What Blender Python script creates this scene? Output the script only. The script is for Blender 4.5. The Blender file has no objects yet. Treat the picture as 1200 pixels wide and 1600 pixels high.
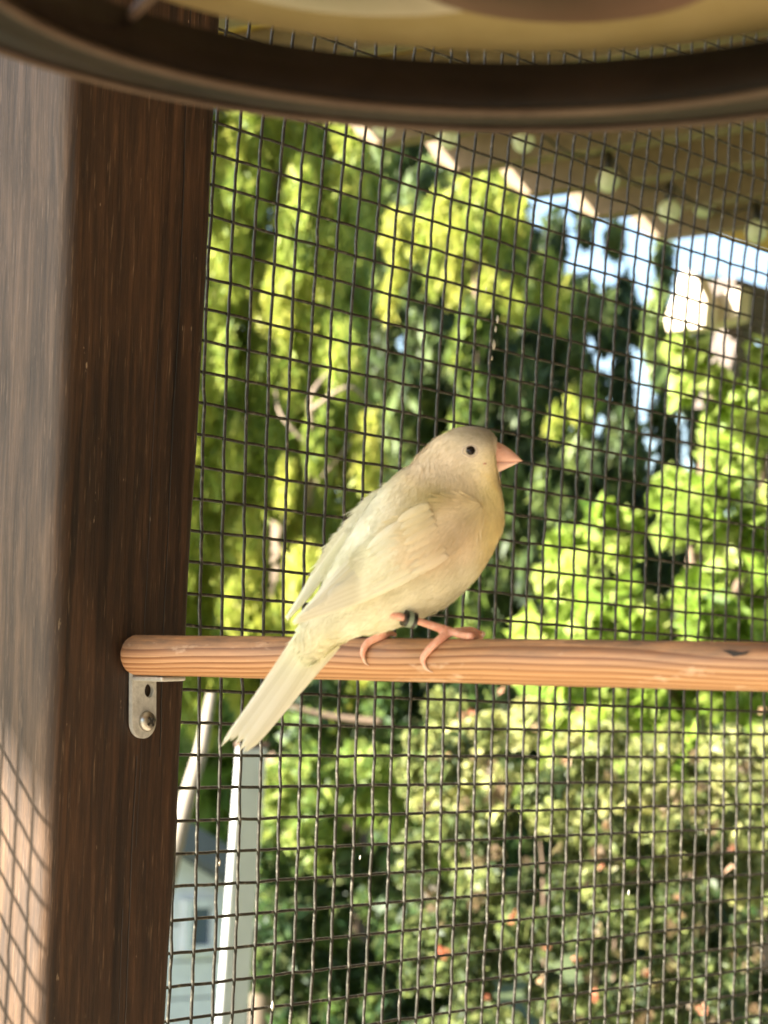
import bpy, math, random
import numpy as np
from mathutils import Vector, Matrix
random.seed(7); rng = np.random.default_rng(7)
C = bpy.context.scene.collection
SC = bpy.context.scene

# ------------------------------------------------------------------ camera, sky, sun, exposure
CH = 1.45                      # eye height above the ground
F = 3542.6                     # focal length in photo pixels (1200 x 1600)
PITCH, ROLL = -0.0844, 0.0338
cp, sp, cr, sr = math.cos(PITCH), math.sin(PITCH), math.cos(ROLL), math.sin(ROLL)
R = np.array([[cr, -sr, 0], [sr, cr, 0], [0, 0, 1]]) @ np.array([[1, 0, 0], [0, cp, -sp], [0, sp, cp]])
def w2b(P):                    # (right, down, forward) metres -> Blender metres
    P = np.asarray(P, float)
    return np.stack([P[..., 0], P[..., 2], CH - P[..., 1]], -1)
def axis(i, s=1.0):
    v = R[i] * s
    return Vector((v[0], v[2], -v[1]))
CR, CU, CF = axis(0), axis(1, -1.0), axis(2)       # camera right, up, forward in Blender axes
cam_d = bpy.data.cameras.new('camera'); cam = bpy.data.objects.new('camera', cam_d); C.objects.link(cam)
M = Matrix.Identity(4)
for k in range(3):
    M[k][0] = CR[k]; M[k][1] = CU[k]; M[k][2] = -CF[k]
M[0][3], M[1][3], M[2][3] = 0, 0, CH
cam.matrix_world = M
cam_d.sensor_fit = 'VERTICAL'; cam_d.sensor_height = 36; cam_d.sensor_width = 27
cam_d.lens = 36 * F / 1600
cam_d.clip_start = 0.02; cam_d.clip_end = 800
cam_d.dof.use_dof = True
cam_d.dof.focus_distance = 0.82
cam_d.dof.aperture_fstop = cam_d.lens / 3.2
SC.camera = cam

TH = 0.8812                                        # direction of the wire wall
mv = Vector((math.cos(TH), math.sin(TH), 0))       # along the wall, away to the right
nv = Vector((math.sin(TH), -math.cos(TH), 0))      # out of the wall towards the inside of the cage
sun_dir = (-mv * 1.0 - nv * 0.59 + Vector((0, 0, 0.65))).normalized()
W = bpy.data.worlds.new("World"); SC.world = W; W.use_nodes = True
nt = W.node_tree; bg = nt.nodes['Background']
sky = nt.nodes.new('ShaderNodeTexSky'); sky.sky_type = 'NISHITA'; sky.sun_disc = False
sky.sun_elevation = math.asin(sun_dir.z); sky.sun_rotation = math.atan2(sun_dir.x, sun_dir.y)
sky.air_density = 1.0; sky.dust_density = 1.2; sky.ozone_density = 1.0
nt.links.new(sky.outputs[0], bg.inputs[0]); bg.inputs[1].default_value = 0.062
sl = bpy.data.lights.new('sun', 'SUN'); so = bpy.data.objects.new('sun', sl); C.objects.link(so)
sl.energy = 5.0; sl.angle = math.radians(0.5); sl.color = (1.0, 0.93, 0.80)
so.rotation_euler = sun_dir.to_track_quat('Z', 'Y').to_euler()
so.location = (0, 0, 6)
SC.view_settings.view_transform = 'Standard'; SC.view_settings.look = 'None'
SC.view_settings.exposure = 2.86; SC.view_settings.gamma = 1
SC.render.engine = 'CYCLES'
SC.cycles.use_denoising = True
SC.cycles.max_bounces = 8; SC.cycles.diffuse_bounces = 5; SC.cycles.transparent_max_bounces = 12
SC.cycles.sample_clamp_indirect = 6

# ------------------------------------------------------------------ helpers
def ray(x, y):                                     # world direction through photo pixel, unit depth
    d = R.T @ np.array([(x - 600) / F, (y - 800) / F, 1.0])
    return Vector((d[0], d[2], -d[1]))
O = Vector((0, 0, CH))
def U(x, y, Z):                                    # the place seen at (x, y) at depth Z
    return O + ray(x, y) * (Z / ray(x, y).dot(CF) )
def on_wall(x, y, D):                              # the place seen at (x, y) on the upright plane D metres out
    r = ray(x, y); return O + r * (-D / r.dot(nv))
def mesh_obj(name, verts, faces, mat=None, parent=None, smooth=False):
    me = bpy.data.meshes.new(name); me.from_pydata([tuple(v) for v in verts], [], faces); me.update()
    if mat: me.materials.append(mat)
    if smooth: me.shade_smooth()
    o = bpy.data.objects.new(name, me); C.objects.link(o)
    if parent: o.parent = parent; o.matrix_parent_inverse = parent.matrix_basis.inverted()
    return o
def np_mesh(name, V, Fq, mat, parent=None, smooth=False, attrs=None):     # fast arrays; Fq (n,k)
    me = bpy.data.meshes.new(name); n, k = Fq.shape
    me.vertices.add(len(V)); me.vertices.foreach_set('co', np.ascontiguousarray(V, dtype=np.float32).ravel())
    me.loops.add(n * k); me.loops.foreach_set('vertex_index', Fq.astype(np.int32).ravel())
    me.polygons.add(n); me.polygons.foreach_set('loop_start', np.arange(0, n * k, k, dtype=np.int32))
    me.update(calc_edges=True)
    if attrs:
        for an, (kind, arr) in attrs.items():
            a = me.attributes.new(an, kind, 'POINT')
            a.data.foreach_set('color' if kind == 'FLOAT_COLOR' else 'value', np.ascontiguousarray(arr, dtype=np.float32).ravel())
    me.materials.append(mat)
    if smooth: me.shade_smooth()
    o = bpy.data.objects.new(name, me); C.objects.link(o)
    if parent: o.parent = parent; o.matrix_parent_inverse = parent.matrix_basis.inverted()
    return o
def empty(name, loc):
    o = bpy.data.objects.new(name, None); C.objects.link(o); o.location = loc; o.empty_display_size = .05
    return o
def tag(o, label=None, cat=None, group=None, kind=None):
    if label: o['label'] = label
    if cat: o['category'] = cat
    if group: o['group'] = group
    if kind: o['kind'] = kind
    return o
def frame_of(t):
    t = t.normalized(); a = Vector((0, 0, 1)) if abs(t.z) < .9 else Vector((1, 0, 0))
    u = t.cross(a).normalized(); return u, t.cross(u).normalized()
def tube(pts, rad, sides=8, cap=True, V=None, Fc=None):
    V = [] if V is None else V; Fc = [] if Fc is None else Fc; base = len(V)
    pts = [Vector(p) for p in pts]; n = len(pts)
    rads = rad if isinstance(rad, (list, tuple)) else [rad] * n
    u, v = frame_of(pts[1] - pts[0])
    for i, p in enumerate(pts):
        t = (pts[min(i + 1, n - 1)] - pts[max(i - 1, 0)]).normalized()
        u = (u - t * u.dot(t)).normalized(); v = t.cross(u)
        for k in range(sides):
            a = 2 * math.pi * k / sides
            V.append(p + (u * math.cos(a) + v * math.sin(a)) * rads[i])
    for i in range(n - 1):
        for k in range(sides):
            a = base + i * sides + k; b = base + i * sides + (k + 1) % sides
            Fc.append((a, b, b + sides, a + sides))
    if cap:
        Fc.append(tuple(base + k for k in range(sides))[::-1])
        Fc.append(tuple(base + (n - 1) * sides + k for k in range(sides)))
    return V, Fc
def box(c, ax, ay, az, V=None, Fc=None):           # centre and half-axes
    V = [] if V is None else V; Fc = [] if Fc is None else Fc; b = len(V)
    c = Vector(c)
    for sz in (-1, 1):
        for sx, sy in ((-1, -1), (1, -1), (1, 1), (-1, 1)):
            V.append(c + ax * sx + ay * sy + az * sz)
    for f in ((3, 2, 1, 0), (4, 5, 6, 7), (0, 1, 5, 4), (1, 2, 6, 5), (2, 3, 7, 6), (3, 0, 4, 7)):
        Fc.append(tuple(b + i for i in f))
    return V, Fc
def bevel(o, w=.003, seg=2):
    m = o.modifiers.new('b', 'BEVEL'); m.width = w; m.segments = seg; m.limit_method = 'ANGLE'; return o
def catmull(P, n):                                 # P (k, d) -> (n, d)
    P = np.asarray(P, float); k = len(P)
    Q = np.vstack([2 * P[0] - P[1], P, 2 * P[-1] - P[-2]])
    out = []
    for t in np.linspace(0, k - 1, n):
        i = min(int(t), k - 2); u = t - i; a, b, c, d = Q[i], Q[i + 1], Q[i + 2], Q[i + 3]
        out.append(.5 * ((2 * b) + (-a + c) * u + (2 * a - 5 * b + 4 * c - d) * u * u + (-a + 3 * b - 3 * c + d) * u ** 3))
    return np.array(out)

D_BROWN = -( (U(95, 1000, .726) - O).dot(nv) )
D_MESH = -((U(370, 202.2, 1) - O).dot(nv)) * 0
P00 = Vector(w2b((-0.0647, -0.2312, 0.9119)))
D_MESH = -((P00 - O).dot(nv))
# ------------------------------------------------------------------ materials
class NT:
    def __init__(s, name):
        s.m = bpy.data.materials.new(name); s.m.use_nodes = True; s.t = s.m.node_tree
        s.b = s.t.nodes['Principled BSDF']; s.out = s.t.nodes['Material Output']
    def n(s, typ, **kw):
        x = s.t.nodes.new(typ)
        for k, v in kw.items(): setattr(x, k, v)
        return x
    def l(s, a, b): s.t.links.new(a, b)
    def coord(s, scale=(1, 1, 1), rot=(0, 0, 0), which='Object'):
        c = s.n('ShaderNodeTexCoord'); m = s.n('ShaderNodeMapping'); m.inputs['Scale'].default_value = scale
        m.inputs['Rotation'].default_value = rot
        s.l(c.outputs[which], m.inputs[0]); return m.outputs[0]
    def noise(s, vec, scale, detail=6, rough=.55, dist=0):
        x = s.n('ShaderNodeTexNoise'); x.inputs['Scale'].default_value = scale; x.inputs['Detail'].default_value = detail
        x.inputs['Roughness'].default_value = rough; x.inputs['Distortion'].default_value = dist
        if vec is not None: s.l(vec, x.inputs['Vector'])
        return x.outputs['Fac']
    def ramp(s, fac, stops):
        x = s.n('ShaderNodeValToRGB'); e = x.color_ramp.elements
        while len(e) < len(stops): e.new(.5)
        for q, (p, c) in zip(e, stops): q.position = p; q.color = (*c, 1) if len(c) == 3 else c
        s.l(fac, x.inputs[0]); return x.outputs[0]
    def mix(s, a, b, f, mode='MIX'):
        x = s.n('ShaderNodeMix', data_type='RGBA', blend_type=mode)
        for sock, v in ((x.inputs[6], a), (x.inputs[7], b), (x.inputs[0], f)):
            if hasattr(v, 'is_output'): s.l(v, sock)
            elif isinstance(v, (tuple, list)): sock.default_value = (*v[:3], 1)
            else: sock.default_value = v
        return x.outputs[2]
    def bump(s, h, strength=.3, dist=.001):
        x = s.n('ShaderNodeBump'); x.inputs['Strength'].default_value = strength; x.inputs['Distance'].default_value = dist
        s.l(h, x.inputs['Height']); s.l(x.outputs[0], s.b.inputs['Normal']); return x
    def set(s, **kw):
        for k, v in kw.items():
            i = s.b.inputs[k.replace('_', ' ')]
            if hasattr(v, 'is_output'): s.l(v, i)
            else: i.default_value = (*v, 1) if i.type == 'RGBA' and len(v) == 3 else v
        return s.m
def plain(name, col, rough=.6, **kw):
    q = NT(name); v = q.coord(); f = q.noise(v, 30, 4)
    c = q.mix(tuple(k * .82 for k in col), tuple(min(1, k * 1.12) for k in col), f)
    q.bump(q.noise(v, 120, 3), .15, .001)
    return q.set(Base_Color=c, Roughness=rough, **kw)

def mat_post():
    q = NT('stained_post_wood')
    v1 = q.coord((1, 1, .055)); v2 = q.coord((1, 1, .022)); v3 = q.coord((1, 1, .22)); v4 = q.coord((1, 1, .05))
    g = q.noise(v1, 330, 9, .7, .5); broad = q.noise(v3, 34, 4, .55, .4); fine = q.noise(q.coord((1, 1, .045)), 1500, 4, .6); mid = q.noise(v2, 190, 4, .6, .3)
    c = q.ramp(g, [(.28, (.010, .005, .003)), (.45, (.027, .014, .007)), (.6, (.055, .028, .014)), (.8, (.17, .10, .052))])
    c = q.mix(c, q.ramp(broad, [(.3, (.5, .45, .42)), (.7, (1.35, 1.2, 1.05))]), .85, 'MULTIPLY')
    c = q.mix(c, q.ramp(mid, [(.36, (.25, .22, .2)), (.45, (1, 1, 1))]), .8, 'MULTIPLY')
    c = q.mix(c, (.30, .19, .11), q.ramp(fine, [(.62, (0, 0, 0)), (.72, (.5, .5, .5))]))
    fleck = q.ramp(q.noise(q.coord((1, 1, .3)), 420, 3, .5), [(.735, (0, 0, 0)), (.75, (.8, .8, .8))]); c = q.mix(c, (.34, .25, .16), fleck)
    # long drying cracks running with the grain
    tc = q.n('ShaderNodeTexCoord'); dot = q.n('ShaderNodeVectorMath', operation='DOT_PRODUCT'); q.l(tc.outputs['Object'], dot.inputs[0]); dot.inputs[1].default_value = tuple(mv)
    wob = q.noise(q.coord((.0, .0, 1)), 9, 5, .6); sep = q.n('ShaderNodeSeparateXYZ'); q.l(tc.outputs['Object'], sep.inputs[0]); cr_ = None
    for x, y, w, z0, z1 in ((277, 500, .00028, -.02, 9), (205, 1350, .00022, -9, -.02), (188, 1500, .00016, -9, -.07), (235, 800, .00014, -.05, .12)):
        p = on_wall(x, y, D_BROWN); a = q.n('ShaderNodeMath', operation='MULTIPLY_ADD'); q.l(wob, a.inputs[0]); a.inputs[1].default_value = .006; q.l(dot.outputs['Value'], a.inputs[2])
        b = q.n('ShaderNodeMath', operation='SUBTRACT'); q.l(a.outputs[0], b.inputs[0]); b.inputs[1].default_value = p.dot(mv) + .003
        ab = q.n('ShaderNodeMath', operation='ABSOLUTE'); q.l(b.outputs[0], ab.inputs[0])
        lt = q.n('ShaderNodeMapRange'); q.l(ab.outputs[0], lt.inputs[0]); lt.inputs[1].default_value = w * .5; lt.inputs[2].default_value = w * 1.6; lt.inputs[3].default_value = 1; lt.inputs[4].default_value = 0
        g1 = q.n('ShaderNodeMath', operation='GREATER_THAN'); q.l(sep.outputs[2], g1.inputs[0]); g1.inputs[1].default_value = CH + z0
        g2 = q.n('ShaderNodeMath', operation='LESS_THAN'); q.l(sep.outputs[2], g2.inputs[0]); g2.inputs[1].default_value = CH + z1
        m1 = q.n('ShaderNodeMath', operation='MULTIPLY'); q.l(g1.outputs[0], m1.inputs[0]); q.l(g2.outputs[0], m1.inputs[1])
        m2 = q.n('ShaderNodeMath', operation='MULTIPLY'); q.l(m1.outputs[0], m2.inputs[0]); q.l(lt.outputs[0], m2.inputs[1])
        if cr_ is None: cr_ = m2.outputs[0]
        else:
            mx = q.n('ShaderNodeMath', operation='MAXIMUM'); q.l(cr_, mx.inputs[0]); q.l(m2.outputs[0], mx.inputs[1]); cr_ = mx.outputs[0]
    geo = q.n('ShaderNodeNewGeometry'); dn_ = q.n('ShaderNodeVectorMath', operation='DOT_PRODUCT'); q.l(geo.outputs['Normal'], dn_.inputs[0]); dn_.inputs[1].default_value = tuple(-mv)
    sun_fac = q.n('ShaderNodeMapRange'); q.l(dn_.outputs['Value'], sun_fac.inputs[0]); sun_fac.inputs[1].default_value = .35; sun_fac.inputs[2].default_value = .85
    sun_tone = q.ramp(g, [(.28, (.017, .009, .005)), (.48, (.050, .027, .014)), (.72, (.125, .070, .038))])  # lighter tone for the sun-facing side, sunlight put into the colour
    sun_tone = q.mix(sun_tone, q.ramp(mid, [(.36, (.6, .58, .56)), (.46, (1, 1, 1))]), .8, 'MULTIPLY')
    sun_tone = q.mix(sun_tone, (.21, .14, .095), q.ramp(fine, [(.6, (0, 0, 0)), (.72, (.6, .6, .6))]))
    c = q.mix(c, sun_tone, sun_fac.outputs[0])
    c = q.mix(c, (.004, .003, .002), cr_)
    h = q.mix(q.mix(g, fine, .4), mid, .4); h = q.mix(h, (0, 0, 0), cr_)
    q.bump(h, .6, .0012)
    return q.set(Base_Color=c, Roughness=q.ramp(g, [(.2, (.6,) * 3), (.8, (.42,) * 3)]), Specular_IOR_Level=.5)
def mat_pine():
    q = NT('pine_dowel_wood')
    w = q.coord((.012, 1, 1)); w2 = q.coord((.03, 1, 1))
    # growth rings of a straight stem cut off-centre: distance from a far pith line, gently warped
    wr = q.noise(q.coord((.10, .5, .5)), 30, 3, .5)
    tc = q.n('ShaderNodeTexCoord'); sep = q.n('ShaderNodeSeparateXYZ'); q.l(tc.outputs['Object'], sep.inputs[0])
    m1 = q.n('ShaderNodeMath', operation='MULTIPLY_ADD'); q.l(wr, m1.inputs[0]); m1.inputs[1].default_value = .019; q.l(sep.outputs[2], m1.inputs[2])
    m2 = q.n('ShaderNodeMath', operation='MULTIPLY_ADD'); q.l(sep.outputs[1], m2.inputs[0]); m2.inputs[1].default_value = -.35; q.l(m1.outputs[0], m2.inputs[2])
    m3 = q.n('ShaderNodeMath', operation='MULTIPLY'); q.l(m2.outputs[0], m3.inputs[0]); m3.inputs[1].default_value = 520
    fr = q.n('ShaderNodeMath', operation='FRACT'); q.l(m3.outputs[0], fr.inputs[0])
    c = q.ramp(fr.outputs[0], [(0, (.52, .30, .165)), (.45, (.45, .235, .12)), (.75, (.27, .11, .040)), (.93, (.17, .06, .022)), (1, (.54, .28, .125))])
    c = q.mix((.56, .30, .13), c, q.ramp(q.noise(w2, 130, 4, .6), [(.25, (.45, .45, .45)), (.55, (1, 1, 1))]))
    c = q.mix(c, q.ramp(q.noise(w, 1500, 4, .6), [(.35, (.70, .62, .58)), (.6, (1.06, 1.05, 1.03))]), .6, 'MULTIPLY')
    # grey wear on the upper side, where feet and droppings go
    top = q.n('ShaderNodeMapRange'); q.l(sep.outputs[2], top.inputs[0]); top.inputs[1].default_value = -.001; top.inputs[2].default_value = .006
    dirt = q.mix(q.ramp(q.noise(q.coord((.2, 1, 1)), 210, 7, .7), [(.36, (0, 0, 0)), (.62, (1, 1, 1))]), (0, 0, 0), .0)
    dm = q.n('ShaderNodeMath', operation='MULTIPLY'); q.l(dirt, dm.inputs[0]); q.l(top.outputs[0], dm.inputs[1])
    dm2 = q.n('ShaderNodeMath', operation='MULTIPLY'); q.l(dm.outputs[0], dm2.inputs[0]); dm2.inputs[1].default_value = 1.0
    c = q.mix(c, (.15, .095, .068), dm2.outputs[0])
    pale = q.ramp(q.noise(q.coord((.4, 1, 1)), 120, 5, .65), [(.62, (0, 0, 0)), (.70, (.45, .45, .45))]); c = q.mix(c, (.70, .50, .36), pale)
    speck = q.ramp(q.noise(q.coord((.35, 1, 1)), 520, 3, .5), [(.72, (0, 0, 0)), (.76, (.7, .7, .7))]); c = q.mix(c, (.10, .05, .03), speck)
    q.bump(q.mix(fr.outputs[0], q.noise(w, 1100, 4), .6), .3, .0005)
    return q.set(Base_Color=c, Roughness=.6)
def mat_wire():
    q = NT('weathered_wire'); v = q.coord(); f = q.noise(v, 400, 4, .6)
    c = q.ramp(f, [(.3, (.024, .022, .017)), (.55, (.044, .040, .032)), (.72, (.16, .145, .115))])
    q.bump(q.noise(v, 1500, 3), .3, .0003)
    return q.set(Base_Color=c, Roughness=.45, Specular_IOR_Level=.3)
def mat_plastic(name, a, b, rough=.4, tr=0.0):
    q = NT(name); v = q.coord(); f = q.noise(v, 45, 6, .65)
    c = q.ramp(f, [(.35, a), (.75, b)])
    q.bump(q.noise(v, 260, 4), .25, .0008)
    m = q.set(Base_Color=c, Roughness=rough, Specular_IOR_Level=.2)
    if tr:
        t = q.n('ShaderNodeBsdfTranslucent'); q.l(c, t.inputs[0]); x = q.n('ShaderNodeMixShader'); x.inputs[0].default_value = tr
        q.l(q.b.outputs[0], x.inputs[1]); q.l(t.outputs[0], x.inputs[2]); q.l(x.outputs[0], q.out.inputs[0])
    return m
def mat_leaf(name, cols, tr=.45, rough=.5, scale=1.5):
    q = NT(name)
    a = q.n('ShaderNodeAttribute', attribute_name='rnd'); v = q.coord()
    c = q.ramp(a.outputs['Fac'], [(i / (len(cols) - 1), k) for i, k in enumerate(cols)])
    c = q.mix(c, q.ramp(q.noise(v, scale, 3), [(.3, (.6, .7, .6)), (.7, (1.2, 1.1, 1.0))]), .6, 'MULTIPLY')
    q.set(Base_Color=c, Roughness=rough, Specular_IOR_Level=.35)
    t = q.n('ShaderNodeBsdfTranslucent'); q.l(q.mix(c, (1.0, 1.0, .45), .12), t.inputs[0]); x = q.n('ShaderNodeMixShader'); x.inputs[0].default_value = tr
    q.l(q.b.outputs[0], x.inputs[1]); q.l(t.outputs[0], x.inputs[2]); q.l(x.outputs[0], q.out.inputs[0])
    return q.m
def mat_plumage(name, fac_rough=.75, streak=False):
    q = NT(name)
    a = q.n('ShaderNodeAttribute', attribute_name='col'); r = q.n('ShaderNodeAttribute', attribute_name='rnd')
    c = q.mix(a.outputs['Color'], q.ramp(r.outputs['Fac'], [(0, (.86, .85, .80)), (1, (1.08, 1.08, 1.10))]), 1.0, 'MULTIPLY')
    if streak:
        u = q.n('ShaderNodeAttribute', attribute_name='across')
        w = q.n('ShaderNodeMath', operation='SINE'); mm = q.n('ShaderNodeMath', operation='MULTIPLY'); mm.inputs[1].default_value = 60
        q.l(u.outputs['Fac'], mm.inputs[0]); q.l(mm.outputs[0], w.inputs[0])
        q.bump(w.outputs[0], .35, .0004)
    else:
        q.bump(q.noise(q.coord(), 900, 3), .2, .0004)
    q.set(Base_Color=c, Roughness=fac_rough, Specular_IOR_Level=.15, Sheen_Weight=.25, Sheen_Roughness=.5)
    t = q.n('ShaderNodeBsdfTranslucent'); q.l(c, t.inputs[0]); x = q.n('ShaderNodeMixShader'); x.inputs[0].default_value = .12
    q.l(q.b.outputs[0], x.inputs[1]); q.l(t.outputs[0], x.inputs[2]); q.l(x.outputs[0], q.out.inputs[0])
    return q.m
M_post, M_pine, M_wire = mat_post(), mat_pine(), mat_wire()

# ------------------------------------------------------------------ ground
def ground():
    q = NT('garden_ground'); v = q.coord()
    c = q.ramp(q.noise(v, 3, 8, .7), [(.3, (.035, .05, .015)), (.55, (.07, .1, .03)), (.75, (.17, .14, .09))])
    q.bump(q.noise(v, 60, 5), .6, .02); m = q.set(Base_Color=c, Roughness=.9)
    o = mesh_obj('ground', [(-300, -300, 0), (300, -300, 0), (300, 300, 0), (-300, 300, 0)], [(0, 1, 2, 3)], m)
    tag(o, kind='structure')
    q = NT('concrete'); v = q.coord()
    c = q.ramp(q.noise(v, 6, 8, .7), [(.3, (.40, .33, .24)), (.7, (.56, .48, .36))]); q.bump(q.noise(v, 90, 5), .3, .004)
    m = q.set(Base_Color=c, Roughness=.85)
    V, Fc = box((0, 0, 0), mv * 3.2, nv * 1.9, Vector((0, 0, .04)))
    o = mesh_obj('bounce_slab', V, Fc, m); o.location = O - mv * .9 + nv * 1.2 - Vector((0, 0, CH - .04)); tag(o, kind='structure')  # unseen slab added near the camera to bounce warm sunlight
ground()

# ------------------------------------------------------------------ corner post
def post():
    a0, a1 = on_wall(112, 130, D_BROWN), on_wall(65, 1600, D_BROWN)
    b0, b1 = on_wall(345, 170, D_BROWN), on_wall(268, 1600, D_BROWN)
    def at(p, q, z): t = (z - p.z) / (q.z - p.z); return p.lerp(q, t)
    V, Fc = [], []; zs = [0, .6, 1.0] + list(np.linspace(1.1, 1.9, 40)) + [2.2, CH + 1.1]
    depth = D_MESH - D_BROWN - .0014; r = .0055; loops = 0
    for z in zs:
        a, b = at(a0, a1, z), at(b0, b1, z); sec = []
        w = .0003 * math.sin(z * 37) + .0002 * math.sin(z * 91)
        for cx, cy, s, e in ((a, 0, 180, 90), (b, 0, 90, 0), (b, 1, 0, -90), (a, 1, -90, -180)):
            for k in range(5):
                an = math.radians(s + (e - s) * k / 4)
                off_m = math.cos(an) * r + (r if cx is a else -r); off_n = math.sin(an) * r - r if cy == 0 else math.sin(an) * r + r
                sec.append(Vector((cx.x, cx.y, z)) + mv * (off_m + w) + nv * (off_n - (depth if cy else 0)))
        V += sec; loops += 1
    n = 20
    for i in range(loops - 1):
        for k in range(n): Fc.append((i * n + k, (i + 1) * n + k, (i + 1) * n + (k + 1) % n, i * n + (k + 1) % n))
    Fc.append(tuple(range(n))); Fc.append(tuple((loops - 1) * n + k for k in range(n))[::-1])
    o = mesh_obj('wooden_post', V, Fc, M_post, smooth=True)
    tag(o, 'dark brown stained timber post at the left edge carrying the wire mesh and perch', 'post')
    return o
post()

# ------------------------------------------------------------------ wire wall
GRID = np.array([[0,0,370,202.2],[0,1,368.4,251.3],[0,2,366.9,299.7],[0,3,366.3,347.5],[0,4,364,392.8],[0,5,362.5,443.4],[0,6,360,491.9],[0,7,356.9,541.9],[0,8,354.4,590.6],[0,9,352.8,637.2],[0,10,350,686.9],[0,11,347.8,736.9],[0,12,346.3,782.8],[0,13,345.3,830.6],[0,14,343.8,881.9],[0,15,342.2,930.6],[0,16,341.3,979.7],[0,18,341.3,1079.7],[0,19,340,1130.6],[0,20,339.7,1180.6],[0,21,340.6,1230],[0,22,340.6,1279.7],[0,23,338,1330.6],[0,24,337.5,1379.7],[0,25,336,1434],[0,26,333.4,1482.8],[0,27,330,1539],[0,28,328,1588],[4,0,500.6,242.8],[4,1,498,290.6],[4,2,496.6,339],[4,3,493.8,382.8],[4,4,492,427],[4,5,490,475.6],[4,6,487.8,522.5],[4,7,485.6,570.6],[4,8,483,616],[4,9,479.7,660],[4,10,477,707.8],[4,11,474,756],[4,12,472.8,800],[4,13,472.5,845],[4,14,471,894],[4,20,468.8,1181.9],[4,22,469.7,1276.6],[4,24,467,1373.4],[4,25,465.6,1423],[4,26,464,1471],[4,27,461.6,1522],[4,28,460,1570],[14,-2,786.9,251],[14,-1,783.8,292.8],[14,0,782.8,333.4],[14,1,779,374],[14,2,773.5,418.8],[14,3,772,461.6],[14,4,769.4,502],[14,5,765.6,543],[14,6,764,585.6],[14,7,762.5,628.8],[14,19,742.8,1139.7],[14,20,743,1182.8],[14,21,742,1225],[14,22,740.6,1267],[14,23,739,1314],[14,24,736,1356],[14,25,733,1401.6],[14,26,730,1443.8],[14,27,728,1490],[14,28,727,1532.8],[14,29,723.5,1578],[24,-2,1019.4,330],[24,-1,1017,367.8],[24,0,1014,410],[24,1,1012.5,447.5],[24,2,1008.4,486.6],[24,3,1005.6,522.5],[31,0,1157.8,455.3],[31,1,1154.7,489.7],[31,2,1153,527],[31,3,1151.6,563],[32,5,1164,636.9],[32,6,1162.5,673.4],[32,7,1160,710],[32,8,1159.4,744.4],[32,9,1156,779.7],[32,10,1155,818.8],[32,11,1153,856.3],[32,12,1151.6,890.6],[32,13,1151,926.6],[32,14,1151.6,964],[32,15,1151.6,999.4],[32,18,1153,1109.4],[32,19,1153,1147.5],[32,20,1152.5,1184],[32,21,1153.5,1220],[32,22,1154.7,1258.8],[32,23,1152.5,1296],[32,24,1150.6,1332],[32,25,1150,1369],[32,26,1147.5,1406],[32,27,1146,1443.8],[32,28,1146,1482],[32,29,1145,1518.8],[32,30,1144,1555.6],[32,31,1143.5,1592]])
def grid_fit():
    K, Pp = GRID[:, :2], GRID[:, 2:]
    S = .0127; a = []
    for (i, j), (x, y) in zip(K, Pp):
        X = on_wall(x, y, D_MESH) - P00; a.append((X.dot(mv) - i * S, -X.z - j * S))
    a = np.array(a)
    def basis(i, j):
        i = i / 16 - 1; j = j / 16 - 1
        return np.stack([np.ones_like(i), i, j, i * i, i * j, j * j, i ** 3, i * i * j, i * j * j, j ** 3], -1)
    B = basis(K[:, 0], K[:, 1]); co = np.linalg.solve(B.T @ B + .02 * np.eye(10), B.T @ a)
    def warp(i, j):
        i = np.clip(np.asarray(i, float), -1, 34); j = np.clip(np.asarray(j, float), -5, 32)
        return basis(i, j) @ co
    return warp
warp = grid_fit()
def node(i, j):
    w = warp(i, j); s = .0127
    return P00 + mv * (i * s + w[0]) + Vector((0, 0, -(j * s + w[1])))
def wire_wall():
    root = empty('wire_mesh_panel', P00 + Vector((0, 0, -.5)))
    tag(root, 'dark square wire mesh panel behind the canary, stapled to the back of the post', 'wire mesh')
    I = range(-26, 46); J = range(-24, 46); jit = {}
    for i in I:
        for j in J: jit[i, j] = (random.gauss(0, .00013), random.gauss(0, .00013), random.gauss(0, .00022))
    RW = .00067
    for i in I:
        pts = []
        for j in J:
            p = node(i, j); a, b, c = jit[i, j]
            if pts:
                q = (pts[-1] + p + mv * a) / 2 + mv * random.gauss(0, .00008); pts.append(q)
            pts.append(p + mv * a + nv * (c + RW * .8))
        V, Fc = tube(pts, RW, 8); mesh_obj('wire', V, Fc, M_wire, root, True)
    for j in J:
        pts = []
        for i in I:
            p = node(i, j); a, b, c = jit[i, j]
            if pts:
                q = (pts[-1] + p + Vector((0, 0, b))) / 2 + Vector((0, 0, random.gauss(0, .00008))); pts.append(q)
            pts.append(p + Vector((0, 0, b)) + nv * (c - RW * .8))
        V, Fc = tube(pts, RW, 8); mesh_obj('wire', V, Fc, M_wire, root, True)
    # zinc drips and dried droppings stuck on a wire
    q = plain('dried_dropping', (.62, .58, .48), .8)
    for (x, y, s) in ((775, 500, 1), (772, 515, .8), (769, 540, 1.3), (766, 560, .6), (757, 452, .5), (340, 1348, .8), (423, 1573, 1.1), (980, 1395, .7), (1100, 1300, .6), (560, 1340, .5)):
        p = on_wall(x, y, D_MESH) + nv * .0009; V, Fc = [], []
        tube([p + Vector((0, 0, .0022 * s)), p + Vector((0, 0, .001 * s)) + mv * .0002, p, p - Vector((0, 0, .0016 * s))], [.0001, .0005 * s, .0007 * s, .0002], 7, True, V, Fc)
        mesh_obj('dried_dropping', V, Fc, q, root, True)
wire_wall()

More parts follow.
